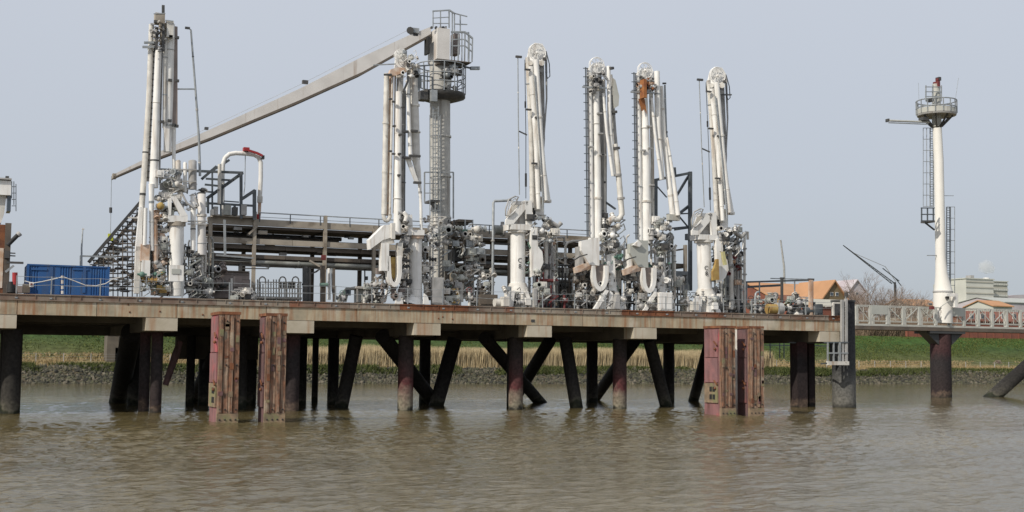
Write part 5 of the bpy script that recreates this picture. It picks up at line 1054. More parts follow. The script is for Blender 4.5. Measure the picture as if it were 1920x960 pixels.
def white_rails():
    y = 14.0; A = Asm('railing_cluster', 'group of white railings and pipes behind the deck under the pipe rack', 'railing', 515, y)
    rs = random.Random(2)
    for u in range(468, 566, 5): A.bar('baluster', rs.choice(('galvanized', 'white_dirty', 'white_dirty')), [(u, rs.choice((524, 528, 532))), (u, 566)], 1.8, y=y + rs.uniform(0, 2))
    for v in (529, 540, 550, 558): A.bar('rail', 'white_dirty', [(468 if v > 535 else 490, v), (566, v + 1)], 1.8, y=y)
    for u in (486, 524, 548): A.tube('bent_pipe', 'white_dirty', [(u, 566), (u, 526)] + arc(u + 6, 526, 6, 7, 180, 0, 6) + [(u + 12, 566)], 2.6, y=y + .5, seg=8)
    for u, w_ in ((522, 5), (530, 5), (540, 8), (548, 6)): A.box('dark_gap_panel', 'dark_steel', u, 528, u + w_, 540, .1, y=y + 2.5)
    A.box('floor', 'grey_paint', 466, 556, 566, 562, 2.5, y=y)
white_rails()
A = Asm('service_tower', 'dark braced column pair standing under the pipe rack', 'steel column', 575, 9.0)
for u, w_, v0 in ((572, 8, 500), (580, 5, 502), (605, 8, 498), (626, 4, 503)): A.bar('column', 'dark_steel' if u < 600 else 'rack_brown', [(u, v0), (u, 566)], w_)
A.bar('brace', 'dark_steel', [(576, 514), (592, 510), (600, 504)], 3); A.tube('pipe_bend', 'galvanized', [(624, 503), (625, 545), (628, 556), (634, 560)], 7, y=9.5); A.tube('valve_body', 'green_steel', [(600, 534), (615, 534)], 7, y=8.7); A.bar('tie', 'dark_steel', [(566, 533), (584, 535)], 3); A.tube('white_riser', 'white_paint', [(617, 503), (617, 562)], 6, y=9.6)
A.box('red_sign', 'dark_red', 602, 478, 611, 488, .1, y=8.6)
A = Asm('deck_cabin', 'low white cabin roof with small dark window between the second arm and the dark columns', 'cabin', 680, 13)
A.box('roof', 'white_dirty', 648, 537, 712, 542, 3); A.box('wall', 'panel_grey', 664, 542, 700, 566, 2.2, y=13.4); A.box('window', 'glass', 648, 543, 658, 554, .2, y=12.9); A.plate('ramp', 'panel_grey', [(634, 556), (650, 539), (656, 539), (650, 566), (634, 566)], .3); A.bar('leg', 'grey_paint', [(670, 542), (670, 566)], 2.5); A.bar('leg', 'dark_steel', [(684, 506), (684, 540)], 2); A.box('camera_box', 'slate_steel', 684, 518, 690, 525, .3, y=12.8)

# green topped kiosk frame right of the crane column
A = Asm('control_kiosk', 'dark roofed control shelter with green beam just right of the crane column', 'shelter', 865, 6.5)
A.box('roof', 'rack_brown', 840, 411, 887, 417, 2.4); A.box('shade_panel', 'rack_brown', 845, 417, 878, 422, 1.5, y=6.9); A.bar('green_beam', 'green_steel', [(838, 433), (876, 432)], 4); A.box('green_box', 'green_steel', 850, 424, 868, 431, .7)
for u in (841, 851, 872, 886): A.bar('post', 'galvanized' if u > 860 else 'dark_steel', [(u, 412), (u, 560 if u < 880 else 440)], 2.5)
A.box('dark_bay', 'black_rubber', 848, 464, 866, 490, .8); A.box('dark_bay', 'black_rubber', 869, 466, 886, 494, .8); A.box('grey_cabinet', 'grey_paint', 890, 468, 911, 497, 1.0); A.box('floor', 'rack_brown', 838, 456, 905, 461, 2); A.box('floor', 'rack_brown', 838, 494, 912, 499, 2); A.box('column_block', 'rack_tan', 840, 500, 878, 560, .6, y=8)
A.bar('leg', 'rack_brown', [(838, 500), (838, 562)], 6); A.bar('diagonal_pipe', 'green_steel', [(855, 520), (841, 548)], 3, y=6.2); A.tube('white_pipe', 'white_dirty', [(865, 518), (864, 566)], 10, y=6.2); A.tube('white_pipe', 'white_paint', [(899, 500), (900, 540)], 4, y=6.2)
clutter(A, 836, 425, 905, 560, 6.2, 56, 95, mats=('panel_grey', 'grey_paint', 'rack_brown', 'white_dirty', 'galvanized'), s0=6, s1=14)
A = Asm('standpipe', 'tall grey standpipe bent to the right, left of the middle arm', 'pipe', 924, 5.5)
A.tube('pipe', 'galvanized', [(923, 575), (924, 480), (925, 380), (927, 377), (950, 376), (958, 374)], 5, seg=10); A.tube('clamp', 'grey_paint', [(924, 450), (924, 453)], 8)
A = Asm('grey_vessel', 'short grey horizontal vessel with flange left of the middle arm', 'vessel', 935, 8, zat(935, 455, 8))
A.tube('shell', 'pipe_grey', [(926, 432), (942, 432)], 17, seg=16); A.tube('flange', 'grey_paint', [(940, 432), (944, 432)], 24, seg=16); A.bar('bracket', 'dark_steel', [(928, 456), (958, 458)], 3); A.tube('nozzle', 'grey_paint', [(942, 424), (942, 416)], 7)
# low deck equipment, each a thing
for k in [
    ('cabinet', 1247, 548, 28, 1.6, 'white_paint', 'plain white box cabinet on the deck edge between the fifth and sixth arms'),
    ('cabinet', 820, 520, 24, 3.2, 'grey_paint', 'grey instrument cabinet beside the second arm riser'),
    ('cabinet', 1003, 540, 10, 2.0, 'grey_paint', 'narrow grey cabinet just right of the middle arm base'),
    ('cabinet', 915, 552, 36, 5.0, 'rack_brown', 'low dark brown box left of the middle arm base'),
    ('cabinet', 1535, 570, 16, 2.0, 'slate_steel', 'slate grey locker near the right end of the deck'),
    ('skid', 1026, 508, 38, 3.4, 'dark_red', 'dark red pipe skid right of the middle arm'),
    ('manifold', 1065, 480, 44, 6.0, 'rack_brown', 'dark pipework between the middle arm and the fourth arm'),
    ('manifold', 905, 510, 40, 6.4, 'grey_paint', 'tangle of grey pipes left of the tall standpipe'),
    ('manifold', 1190, 512, 40, 5.4, 'dark_steel', 'dark pipework between the fourth and fifth arms'),
    ('manifold', 1265, 520, 42, 5.6, 'pipe_grey', 'grey pipework behind the plain white box cabinet'),
    ('manifold', 1375, 470, 34, 6.0, 'grey_paint', 'tall tangle of grey pipes right of the sixth arm'),
    ('manifold', 1345, 540, 60, 5.2, 'white_dirty', 'low pale pipework at the foot of the sixth arm'),
    ('manifold', 840, 545, 40, 4.4, 'ochre', 'ochre and grey valves at the foot of the crane column'),
    ('manifold', 700, 530, 36, 4.2, 'grey_paint', 'grey valves left of the second arm quadrant'),
    ('skid', 1100, 545, 50, 3.6, 'rack_brown', 'dark brown pump skid at the foot of the fourth arm'),
    ('skid', 1205, 548, 24, 3.4, 'rack_brown', 'small dark skid left of the plain white box cabinet'),
    ('manifold', 1432, 556, 44, 5.0, 'pipe_grey', 'low grey pipes on the deck right of the sixth arm'),
    ('manifold', 1500, 556, 40, 4.0, 'white_dirty', 'pale hoses and valves near the right end of the deck'),
    ('manifold', 375, 520, 40, 4.4, 'pipe_grey', 'grey pipework at the right foot of the first arm'),
    ('manifold', 455, 542, 40, 4.6, 'grey_paint', 'small valves in front of the grey lagged tank'),
    ('pump', 940, 556, 26, 3.2, 'white_dirty', 'pale pump beside the base of the middle arm'),
    ('pump', 1452, 566, 26, 3.2, 'ochre', 'ochre pump on the deck beyond the sixth arm'),
    ('pump', 1520, 572, 22, 3.2, 'slate_steel', 'slate pump close to the right end of the deck'),
    ('valve', 642, 545, 12, 4.0, 'grey_paint', 'small grey hand valve left of the low white cabin'),
    ('valve', 880, 540, 13, 3.0, 'white_dirty', 'pale hand valve right of the crane column'),
    ('valve', 1058, 545, 13, 3.0, 'dark_red', 'dark red hand valve left of the fourth arm'),
    ('valve', 1290, 548, 12, 3.0, 'grey_paint', 'grey hand valve under the braced portal frame'),
    ('valve', 1408, 556, 13, 3.2, 'pipe_grey', 'grey hand valve right of the sixth arm pipes'),
    ('valve', 1478, 562, 12, 3.2, 'white_dirty', 'pale hand valve in front of the orange roof'),
    ('riser', 1028, 445, 30, 5.8, 'grey_paint', 'grey pipe riser bent over beside the middle arm'),
    ('riser', 1060, 452, 36, 6.6, 'white_dirty', 'pale pipe riser bent over left of the fourth arm boxes'),
    ('riser', 1396, 435, 6, 5.0, 'white_dirty', 'tall pale pipe standing at the right of the sixth arm'),
    ('riser', 1384, 452, 10, 5.4, 'slate_steel', 'slate grey pipe just right of the sixth arm'),
    ('riser', 1212, 470, 40, 7.0, 'grey_paint', 'grey bent pipe riser behind the fifth arm'),
    ('post', 1466, 523, 4, 3.6, 'dark_steel', 'dark post carrying the end of the long cable tray'),
    ('post', 1520, 525, 6, 3.0, 'white_rusty', 'pale peach post in front of the orange roof'),
    ('post', 1386, 500, 8, 7.0, 'slate_steel', 'thick slate column behind the sixth arm'),
    ('post', 1370, 505, 6, 7.6, 'slate_steel', 'slim slate column behind the sixth arm'),
    ('standpipe', 1416, 548, 8, 2.2, 'galvanized', 'thin grey standpipe near the right end railing'),
]: station(*k)
A = Asm('cable_tray', 'long slate cable tray running right from the sixth arm above the deck', 'cable tray', 1440, 7.0, zat(1440, 540, 7))
A.bar('tray', 'slate_steel', [(1360, 530), (1524, 525)], 3.2); A.bar('tray', 'slate_steel', [(1360, 540), (1462, 535)], 4.2, y=7.4); A.bar('tray_edge', 'galvanized', [(1445, 522), (1524, 524)], 1.8); A.bar('hanger', 'slate_steel', [(1523, 525), (1523, 570)], 3)
for u in (1400, 1424, 1490): A.bar('hanger', 'galvanized', [(u, 528), (u, 572)], 2)

# ================================================================== MAST, TRESTLE
def mast():
    y = 25.7; A = Asm('light_mast', 'tall white tapering mast with round gallery and red beacon at the right', 'mast', 1765, y, 10)
    W = 'mast_white'
    A.tube('shaft', W, [(1768, 606), (1768, 548)], [35, 35], seg=24); A.tube('collar', 'grey_paint', [(1768, 549), (1768, 546)], 37, seg=24); A.tube('shaft', W, [(1768.5, 547.5), (1765, 512), (1763.5, 480), (1760, 300), (1757, 240)], [34, 22, 19, 18, 17], seg=24)
    c = A.p(1756, 214); r_ = A.m(37, 1756); z = lambda v: A.p(1756, v).z
    b = B(); b.tube([(c.x, y, z(217.5)), (c.x, y, z(214))], [r_ * .97, r_], 20); b.make('gallery_floor', 'grey_paint', A.r)
    b = B(); b.tube([(c.x, y, z(238)), (c.x, y, z(180)), (c.x, y, z(158))], [A.m(9, 1756), A.m(8, 1756), A.m(7, 1756)], 16); b.make('upper_shaft', 'truss_paint', A.r)
    b = B(); b.tube([(c.x, y, z(214)), (c.x, y, z(205))], r_ * .99, 20, False); b.make('gallery_screen', 'truss_paint', A.r)
    b = B()
    for v in (190, 203): b.ring((c.x, y, z(v)), (0, 0, 1), r_, .07, 26, 5)
    for k in range(16):
        a = k * math.pi / 8; b.beam((c.x + r_ * math.cos(a), y + r_ * math.sin(a), z(214)), (c.x + r_ * math.cos(a), y + r_ * math.sin(a), z(190)), .09)
    b.make('gallery_railing', 'galvanized', A.r)
    for k in range(8):
        a = k * math.pi / 4; b = B(); b.beam((c.x + r_ * .8 * math.cos(a), y + r_ * .8 * math.sin(a), z(218)), (c.x + r_ * .25 * math.cos(a), y + r_ * .25 * math.sin(a), z(238)), .16); b.make('gallery_bracket', 'dark_steel', A.r)
    b = B()
    for v in (163, 172, 181): A.bar('', '', [(1735, v), (1765, v)], 1.5, y=y - .8, b=b)
    for u in (1736, 1749, 1765): A.bar('', '', [(u, 160), (u, 190)], 1.8, y=y - .8, b=b)
    b.make('top_cage', 'galvanized', A.r)
    A.box('red_beacon', 'dark_red', 1749, 151, 1763, 163, .9, y=y - .6); A.box('red_beacon', 'dark_red', 1754, 146, 1760, 151, .4, y=y - .5); A.box('beacon_hood', 'dark_steel', 1758, 144, 1765, 151, .6, y=y - .5); A.box('gallery_locker', 'dark_steel', 1737, 184, 1752, 190, .8, y=y - .8)
    A.tube('side_boom', 'truss_paint', [(1668, 226), (1742, 229)], 4, y=y); A.bar('side_boom_rail', 'galvanized', [(1666, 230), (1740, 233)], 2, y=y - .4); A.box('boom_lamp', 'dark_steel', 1660, 222, 1668, 228, .5); A.box('boom_root', 'dark_steel', 1722, 219, 1742, 226, .8, y=y - .5)
    A.tube('antenna', 'galvanized', [(1790, 196), (1797, 146)], .8, seg=5); A.tube('antenna', 'galvanized', [(1723, 190), (1722, 155)], .6, seg=5); A.bar('lug_rod', 'galvanized', [(1738, 479), (1756, 479)], 1.4); A.bar('lug_rod', 'galvanized', [(1768, 367), (1788, 367)], 1)
    def ladder(u0, u1, v0, v1, cage):
        y = 27.6 if cage else 25.7
        l = A.bar('ladder', 'galvanized', [(u0, v0), (u0, v1)], 1.6, y=y - .5)
        A.bar('ladder_rail', 'galvanized', [(u0 + 6, v0), (u0 + 6, v1)], 1.6, y=y - .5, parent=l)
        for v in np.arange(v0 + 2, v1, 4.5): A.bar('rung', 'galvanized', [(u0, v), (u0 + 6, v)], 1.0, y=y - .5, parent=l)
        for v in np.arange(v0, v1, 21):
            b = A.bar('', '', [(u0, v, y - .5), (u1, v, y - .8), (u1, v, y - 1.5), (u0 + 6, v, y - 1.5), (u0 + 6, v, y - .5)], 1.0, b=B()); b.make('cage_hoop', 'galvanized', l)
        for uu, yy in ((u1, y - .8), (u1, y - 1.5), ((u0 + u1) / 2, y - 1.6)): A.bar('cage_strip', 'galvanized', [(uu, v0), (uu, v1)], .9, y=yy, parent=l)
    ladder(1744, 1731, 240, 388, 1); ladder(1775, 1790, 388, 560, 1)
    b = B()
    for v in (390, 402, 414): A.bar('', '', [(1727, v), (1752, v)], 2, y=y - 1, b=b)
    for u in (1728, 1739, 1750): A.bar('', '', [(u, 390), (u, 416)], 2, y=y - 1, b=b)
    b.make('landing_railing', 'slate_steel', A.r); A.box('landing_floor', 'dark_steel', 1726, 413, 1753, 417, 1.4, y=y - 1.2); A.bar('landing_brace', 'dark_steel', [(1734, 417), (1752, 431)], 2.5, y=y - .5)
    A.box('junction_box', 'white_paint', 1782, 550, 1797, 576, .7, y=y - 1.6); A.box('white_door_frame', 'white_paint', 1772, 551, 1790, 556, .3, y=y - 1.8); A.tube('porthole', 'dark_steel', [(1776, 558, y - 1.5), (1776, 558, y - 1.2)], 8); A.tube('stay_pipe', 'truss_paint', [(1760, 578), (1782, 562)], 1.8, y=y - 1.6); A.box('red_cover', 'dark_red', 1742, 574, 1752, 580, .4, y=y - 1.6)
mast()

def trestle():
    y = 25.0; x0 = P(1604, 590, y).x; x1 = P(1995, 600, y).x
    T = thing('trestle_walkway', 'pale lattice sided walkway bridge leading right past the tall mast', 'walkway', (x0, y, 0))
    zt = P(1700, 574, y).z; z0 = P(1700, 609, y).z; W = 2.4
    for yy in (y, y + W):
        b = B(); b.box((x0, yy, zt - .10), (x1, yy + .14, zt)); b.make('top_chord', 'truss_paint', T)
        b = B(); b.box((x0, yy - .03, z0 - .20), (x1, yy + .17, z0 + .02)); b.make('bottom_chord', 'truss_paint', T)
        b = B(); b.box((x0, yy + .02, z0 + .34), (x1, yy + .08, z0 + .42)); b.make('toe_rail', 'truss_paint', T)
    b = B(); b.box((x0, y - .1, z0 - .62), (x1, y + W + .25, z0 - .21)); b.make('deck_girder', 'rack_brown', T)
    us = [1607, 1632, 1664, 1694, 1724, 1755, 1782, 1808, 1835, 1861, 1888, 1914, 1942, 1970]
    for u in us:
        x = P(u, 590, y).x
        for yy in (y, y + W):
            b = B(); b.box((x - .16, yy - .05, z0), (x + .16, yy + .19, zt - .1)); b.make('truss_post', 'truss_paint', T)
    for k, (a, c) in enumerate(zip(us[:-1], us[1:])):
        xa, xc = P(a, 590, y).x + .16, P(c, 590, y).x - .16; h = zt - z0; flip = k % 2 == 0
        for yy in (y,):
            b = B(); p, q = ((xa, yy + .06, z0 + .45), (xc, yy + .06, zt - .12)); 
            if flip: p, q = ((xa, yy + .06, zt - .12), (xc, yy + .06, z0 + .45))
            b.beam(p, q, .1, .1); b.make('diagonal', 'truss_paint', T)
            b = B(); m_ = (xa + xc) / 2; b.beam((m_, yy + .06, z0 + .4), (m_, yy + .06, zt - .1), .06); b.make('picket', 'truss_paint', T)
        b = B()
        n = 3
        for i in range(n):                           # mesh infill
            t = xa + (xc - xa) * (i + .5) / n; b.beam((t - .3, y + .04, z0 + .45), (min(t + .5, xc), y + .04, zt - .12), .025); b.beam((t + .3, y + .04, z0 + .45), (max(t - .5, xa), y + .04, zt - .12), .025)
        b.make('mesh_panel', 'mesh_brown', T)
        if k in (1, 6): 
            b = B(); b.box((xa - .1, y - .08, z0 + h * .52), (xc + .1, y - .03, zt - .02)); b.make('sign_board', 'panel_grey', T)
    # pier under the mast
    q = P(1771, 745, y + .7)
    Pp = thing('trestle_pier', 'thick dark rusty tube pier under the walkway and mast', 'pier', (q.x, y + 1.2, 0)); r_ = 19 / S(1771, y + 1.2)
    b = B(); b.tube([(q.x, y + 1.2, -1.5), (q.x, y + 1.2, 3), (q.x, y + 1.2, z0 - .63)], r_, 24); b.make('tube', 'pile_rusty', Pp)
    for sx in (-1, 1):
        b = B(); b.prism([(q.x + sx * r_ * .8, y + .4, z0 - 2.2), (q.x + sx * r_ * .8, y + .4, z0 - .63), (q.x + sx * (r_ + 1.6), y + .4, z0 - .63), (q.x + sx * (r_ + 1.5), y + .4, z0 - .85)], (0, 1.4, 0)); b.make('haunch', 'tube_steel', Pp)
    b = B(); b.box((q.x - 2.6, y - .05, z0 - .9), (q.x + 2.6, y + W + .2, z0 - .63)); b.make('pier_cap', 'tube_steel', Pp)
trestle()
t = P(1935, 682, 26.7); bb = PZ(1862, 744, 0); R_ = thing('raking_pile', 'dark slanting pile rising out of the water at the right edge', 'pile', (bb.x, bb.y, 0))
d = (Vector((t.x + 8, bb.y, t.z + 5.5)) - bb).normalized(); b = B(); b.tube([bb - d * 2, bb + d * 4, bb + d * 12], .82, 18); b.make('tube', 'pile_dark', R_)
b = B(); b.tube([bb + d * 12, bb + d * 12.4], .95, 18); b.make('collar', 'tube_steel', R_)

# ================================================================== BACKGROUND on and beyond the dike
def at(u, y, z): p = P(u, 600, y); return Vector((p.x, y, z))
def gabled(label, u0, u1, v_eave, v_ridge, y, depth, wall, roof, cat='house', axis='x', wins=(), group=None, name='house'):
    x0, x1 = P(u0, 560, y).x, P(u1, 560, y).x; ze, zr = P(u0, v_eave, y).z, P(u0, v_ridge, y).z; z0 = 7.0
    H = thing(name, label, cat, ((x0 + x1) / 2, y, z0), group)
    b = B(); b.box((x0, y, z0), (x1, y + depth, ze)); b.make('wall', wall, H); o = .5
    if axis == 'x':
        ym = y + depth / 2
        for s_, (ya, yb) in enumerate(((y - o, ym), (y + depth + o, ym))):
            b = B(); b.prism([(x0 - o, ya, ze - .3), (x0 - o, yb, zr), (x0 - o, yb, zr + .3), (x0 - o, ya, ze)], (x1 - x0 + 2 * o, 0, 0)); b.make('roof', roof, H)
        for xx in (x0, x1 - .3): b = B(); b.prism([(xx, y, ze), (xx, y + depth, ze), (xx, ym, zr)], (.3, 0, 0)); b.make('gable', wall, H)
    else:
        xm = (x0 + x1) / 2
        b = B(); b.prism([(x0, y, ze), (x1, y, ze), (xm, y, zr)], (0, depth, 0)); b.make('gable', wall, H)
        for xa in (x0 - o, x1 + o):
            b = B(); b.prism([(xa, y - .6, ze - .4), (xm, y - .6, zr), (xm, y - .6, zr + .45), (xa, y - .6, ze + .05)], (0, depth + 1, 0)); b.make('roof', roof, H)
    for (ua, ub, va, vb) in wins:
        p0, p1 = P(ua, vb, y), P(ub, va, y); f = B(); f.box((p0.x, y - .12, p0.z), (p1.x, y + .02, p1.z)); fo = f.make('window', 'white_dirty', H)
        g = B(); g.box((p0.x + .12, y - .16, p0.z + .12), (p1.x - .12, y - .125, p1.z - .12)); g.make('pane', 'glass', fo)
    return H
gabled('long hall with warm orange roof behind the right end of the jetty', 1446, 1562, 556, 527, 190, 22, 'brick_red', 'brick_orange', 'hall', wins=((1500, 1508, 560, 568), (1520, 1528, 560, 568)), name='hall')
gabled('gabled house with dark brown roof edges left of the bare tree', 1542, 1586, 560, 527, 175, 14, 'gable_brown', 'brick_orange', axis='y', wins=((1556, 1562, 548, 555), (1566, 1572, 548, 555)))
gabled('small hazy grey house with pointed roof beside the bare tree', 1592, 1622, 546, 525, 330, 18, 'far_haze_mauve', 'far_haze_mauve', axis='y', wins=((1604, 1609, 548, 553),))
gabled('low hazy mauve house between the gabled house and the bare tree', 1570, 1606, 552, 538, 340, 15, 'far_haze_mauve', 'far_haze_mauve', wins=((1580, 1584, 553, 557),))
gabled('red brick shed with dark roof below the orange roofed hall', 1478, 1512, 566, 553, 170, 10, 'dark_red', 'roof_brown', 'shed', name='shed')
gabled('brown brick outbuilding behind the right end cabinets', 1512, 1606, 572, 560, 160, 10, 'brick_red', 'pale_wall_shade', 'shed', name='shed')
gabled('small building with orange roof at the far right beside the pale block', 1862, 1897, 573, 563, 210, 12, 'pale_wall', 'brick_orange', name='house')
gabled('yellow and grey workshop behind the base of the tall mast', 1706, 1764, 572, 560, 260, 14, 'pale_wall', 'brick_orange', 'workshop', name='workshop', wins=((1740, 1748, 568, 573),))
# red-brown wall along the dike crest
x0 = P(1700, 620, YS + 43).x; x1 = P(2100, 620, YS + 43).x; n = 26; Wl = thing('brick_wall', 'long low red brick wall along the top of the dike at the right', 'wall', (x0, YS + 43, 7.9))
zt = P(1770, 612, YS + 43).z
for k in range(n):
    a = x0 + (x1 - x0) * k / n; c = x0 + (x1 - x0) * (k + 1) / n; b = B(); b.box((a + .04, YS + 43, 7.7), (c - .04, YS + 43.4, zt - .15)); b.make('wall_panel', 'brick_red', Wl)
    b = B(); b.box((a, YS + 42.9, 7.7), (a + .35, YS + 43.5, zt)); b.make('pilaster', 'brick_red', Wl)
blades('bare_hedge', 26000, (P(1598, 590, YS + 52).x, P(1770, 590, YS + 52).x), (47, 54), (2.5, 5.8), .05, (.20, .14, .10), (.36, .28, .20), 'brown leafless hedge behind the walkway between the jetty end and the mast', 'hedge', .25)
# pale works building
def works():
    y = 330; x0 = P(1792, 540, y).x; xm = P(1843, 540, y).x; x1 = P(1889, 540, y).x; z = lambda v: P(1840, v, y).z
    W_ = thing('works_building', 'pale greenish factory block with horizontal bands at the far right', 'building', (xm, y, 7))
    b = B(); b.box((x0, y - 6, 7), (xm, y + 6, z(526))); b.make('wall', 'pale_wall', W_)
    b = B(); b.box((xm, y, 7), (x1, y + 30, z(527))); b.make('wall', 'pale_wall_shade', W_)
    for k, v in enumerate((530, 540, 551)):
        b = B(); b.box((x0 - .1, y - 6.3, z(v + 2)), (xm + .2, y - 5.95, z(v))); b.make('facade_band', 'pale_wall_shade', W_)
        b = B(); b.box((xm + .3, y - .3, z(v + 4)), (x1 + .1, y + .05, z(v))); b.make('window_band', 'panel_grey', W_)
        for i in range(10):
            u = 1846 + i * 4.3; p0 = P(u, v + 3.5, y - .35); b = B(); b.box((p0.x, y - .42, z(v + 3.5)), (p0.x + 1.4, y - .3, z(v + .6))); b.make('pane', 'pale_wall', W_)
    b = B(); b.box((x0 - .4, y - 6.4, z(526)), (xm + .4, y + 6.2, z(524.3))); b.make('parapet', 'pale_wall', W_); b = B(); b.box((xm + .5, y - .4, z(527)), (x1 + .4, y + 30, z(525.3))); b.make('parapet', 'pale_wall', W_)
    b = B(); b.box((P(1836, 500, y).x, y + 5, z(526)), (P(1842, 500, y).x, y + 8, z(515))); b.make('chimney', 'grey_paint', W_)
    b = B(); b.tube([(P(1878, 500, y).x, y + 9, z(527)), (P(1878, 500, y).x, y + 9, z(517))], 1.4, 12); b.make('vent_stack', 'white_paint', W_)
    b = B(); b.box((P(1842, 500, y).x, y - 8.5, z(574)), (P(1882, 500, y).x, y - 8, z(563))); b.make('loading_bay', 'black_rubber', W_)
    b = B(); b.box((P(1806, 500, y).x, y - 6.6, z(567)), (P(1832, 500, y).x, y - 6.2, z(562))); b.make('dark_opening', 'rack_brown', W_)
works()
gabled('long low pale shed with grey roof to the right of the factory block', 1884, 1990, 566, 555, 300, 30, 'far_haze_mauve', 'panel_grey', 'shed', name='shed')
def far_hall():
    y = 460; b = B(); b.prism([(P(u, v, y).x, y, P(u, v, y).z) for u, v in ((1888, 575), (1888, 555), (1905, 553), (1990, 549), (1990, 575))], (0, 30, 0)); solo(b, 'far_shed', 'far_haze_mauve', 'hazy mauve hall roof at the far right edge behind the low pale shed', 'hall')
far_hall()
gabled('long red brick building behind the walkway at the far right', 1808, 1990, 600, 582, YS + 56, 14, 'brick_red', 'brick_red', 'building', wins=[(u, u + 7, 588, 598) for u in range(1818, 1960, 20)], name='brick_building')
# steam puff above the chimney: real thin volume
def steam():
    m = bpy.data.materials.new('steam'); m.use_nodes = True; n = m.node_tree.nodes; l = m.node_tree.links.new; n.remove(n['Principled BSDF'])
    v = n.new('ShaderNodeVolumePrincipled'); v.inputs['Color'].default_value = (.95, .95, .95, 1); v.inputs['Density'].default_value = .22; v.inputs['Anisotropy'].default_value = .2
    l(v.outputs[0], n['Material Output'].inputs['Volume']); MATS['steam'] = m
    c = P(1850, 500, 345); vs = []; b = B(); fs = []
    b.ball(c, 3.3, 24, 14, (1.15, .8, .85)); 
    for i, p in enumerate(b.v):
        d = (p - c); k = 1 + .55 * noise.noise(d * .5) + .3 * noise.noise(d * 1.3); b.v[i] = c + d * k + Vector((.35, 0, -.2)) * max(0, d.x)
    solo(b, 'steam_cloud', 'steam', 'small white puff of steam above the chimney of the factory block', 'steam')['kind'] = 'stuff'
steam()
# leaning far pole and distant crane
b = B(); b.tube([at(1473, 260, 7), at(1471, 260, P(1471, 500, 260).z), at(1465, 260, P(1465, 450, 260).z)], [.42, .36, .26], 10); solo(b, 'distant_mast', 'grey_paint', 'hazy grey pole rising behind the orange roofed hall', 'mast')
def far_crane():
    y = 240; A = Asm('distant_crane', 'distant dark lattice boom crane above the bare tree', 'crane', 1678, y, 7.2)
    A.bar('mast', 'dark_steel', [(1678, 590), (1678, 529)], 3); A.bar('mast', 'dark_steel', [(1681, 590), (1680, 534)], 1.2)
    ch = [((1581, 460), (1679, 532)), ((1581, 460), (1672, 532))]
    for a, c in ch: A.bar('boom_chord', 'dark_steel', [a, c], 1.2)
    b = B()
    for k in range(26):
        t = k / 26; t2 = (k + 1) / 26; p = lambda q, t_: (q[0][0] + (q[1][0] - q[0][0]) * t_, q[0][1] + (q[1][1] - q[0][1]) * t_)
        A.bar('', '', [p(ch[k % 2], t), p(ch[(k + 1) % 2], t2)], .9, b=b)
    b.make('boom_lattice', 'slate_steel', A.r); A.bar('tie_line', 'grey_paint', [(1600, 474), (1660, 500), (1680, 528)], .8); A.bar('jib', 'slate_steel', [(1655, 503), (1686, 527)], 1.4); A.bar('jib', 'slate_steel', [(1679, 522), (1690, 536)], 1.2); A.box('cab', 'dark_steel', 1673, 585, 1684, 596, 3)
far_crane()

# bare trees: tapered trunk, forking limbs and fine twigs
def tree(label, u, y, vt, wpx, seed, n=7, dens=1.0):
    rs = random.Random(seed); p0 = at(u, y, 6.9); H = P(u, vt, y).z - 7; spread = wpx * .8 / S(u, y)
    T_ = thing('bare_tree', label, 'tree', p0, 'bare trees beyond the dike'); tb, tw = B(), B()
    tb.tube([p0, p0 + Vector((.1, 0, H * .25)), p0 + Vector((0, 0, H * .4))], [H * .028, H * .022, H * .016], 8)
    def grow(p, d, ln, r, lv):
        q = p + d * ln * .5 + Vector((rs.uniform(-1, 1), rs.uniform(-1, 1), 0)) * ln * .06; e = p + d * ln
        (tb if lv < 2 else tw).tube([p, q, e], [r, r * .8, r * .55], 5 if lv < 2 else 3, False)
        if lv >= (6 if n >= 9 else 5): return
        for _ in range(3 if lv < 3 else 4):
            nd = (d + Vector((rs.gauss(0, .5), rs.gauss(0, .5), rs.gauss(.08, .3)))).normalized(); grow(p.lerp(e, rs.uniform(.5, 1)), nd, ln * rs.uniform(.58, .82), r * .55, lv + 1)
    for k in range(n):
        a = 6.28 * k / n + rs.uniform(-.3, .3); d = Vector((math.cos(a) * spread / H * 1.3, math.sin(a) * .5, rs.uniform(.55, 1.1))).normalized()
        grow(p0 + Vector((0, 0, H * rs.uniform(.15, .38))), d, H * .30, H * .012, 1)
    tb.make('trunk', 'bark', T_); tw.make('crown', 'twig', T_)
tree('broad bare tree behind the distant crane mast, largest of the bare trees', 1640, 200, 522, 74, 3, 9)
tree('bare tree just left of the distant crane mast with low crown', 1612, 215, 538, 40, 4, 6)
tree('bare tree between the distant crane mast and the tall white mast', 1690, 205, 534, 46, 5, 7)
tree('small bare tree right beside the tall white mast', 1716, 220, 548, 30, 6, 6)
tree('low bare tree behind the right end of the jetty deck', 1590, 190, 552, 30, 8, 6)

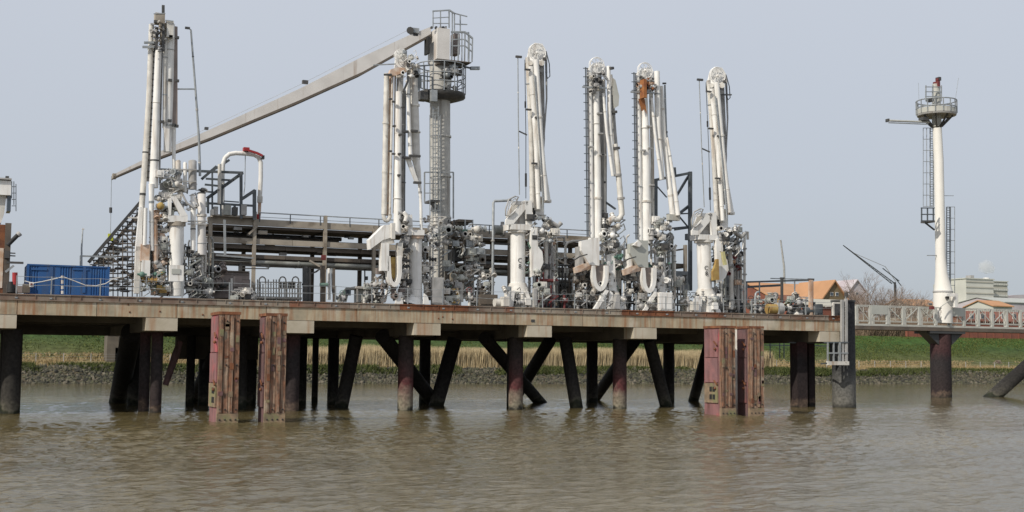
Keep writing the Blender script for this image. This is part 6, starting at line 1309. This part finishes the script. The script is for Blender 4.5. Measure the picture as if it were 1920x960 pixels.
# left: things on the dike seen below the deck
b = B(); b.tube([at(93, 142, 7.5), P(93, 606, 142)], .25, 8); solo(b, 'dike_post', 'grey_paint', 'pale grey post on the dike seen below the left of the deck', 'post')
A = Asm('teal_container', 'teal container on the dike seen below the left of the deck', 'container', 160, 140, 7.8); A.box('body', 'teal_paint', 140, 603, 184, 620, 2.6)
for k in range(10): A.box('rib', 'teal_paint', 141 + k * 4.3, 604, 143 + k * 4.3, 619, .1, y=139.9)
A.box('roof', 'brick_red', 136, 600, 188, 604, 3)
A = Asm('culvert', 'pale concrete abutment block on the dike left of the first cross beams', 'abutment', 210, 120, 3)
A.box('block', 'concrete_shaded', 196, 628, 222, 656, 4, zb=2.5); A.box('block', 'concrete_shaded', 204, 608, 226, 632, 3, y=122, zb=3); A.box('coping', 'concrete_pale', 195, 626, 223, 629, 4.2, y=119.9); A.box('step', 'concrete_shaded', 212, 652, 228, 672, 3, zb=2)
A = Asm('dike_shed', 'low brown wooden shed on the dike behind the post below the left of the deck', 'shed', 125, 146, 7.6); A.box('wall', 'roof_brown', 112, 604, 138, 626, 4, zb=7.5); A.box('roof', 'rack_brown', 110, 601, 140, 605, 5)
# field fence on the dike foot
F_ = thing('wire_fence', 'thin wire fence with grey posts along the foot of the dike', 'fence', (60, YS + 15, 3))
fx = list(np.arange(-10, 235, 4.0))
for x in fx:
    b = B(); b.beam((x, YS + 15, gz(YS + 15) - .1), (x, YS + 15, gz(YS + 15) + 1.5), .10); b.make('fence_post', 'grey_paint', F_)
for h in (.6, 1.0, 1.4):
    b = B(); b.beam((fx[0], YS + 15, gz(YS + 15) + h), (fx[-1], YS + 15, gz(YS + 15) + h), .02); b.make('fence_wire', 'galvanized', F_)
b = B(); c_ = P(1870, 680, YS + 10)
for k in range(9): b.beam(c_ + Vector((random.uniform(-1.2, 1.2), random.uniform(-.5, .5), -.2)), c_ + Vector((random.uniform(-1.2, 1.2), random.uniform(-.5, .5), .45)), .12)
solo(b, 'driftwood_heap', 'bark', 'small brown heap of driftwood on the bank at the right', 'driftwood')

# cleanup of helper property
for o in bpy.data.objects:
    if '_o' in o: del o['_o']
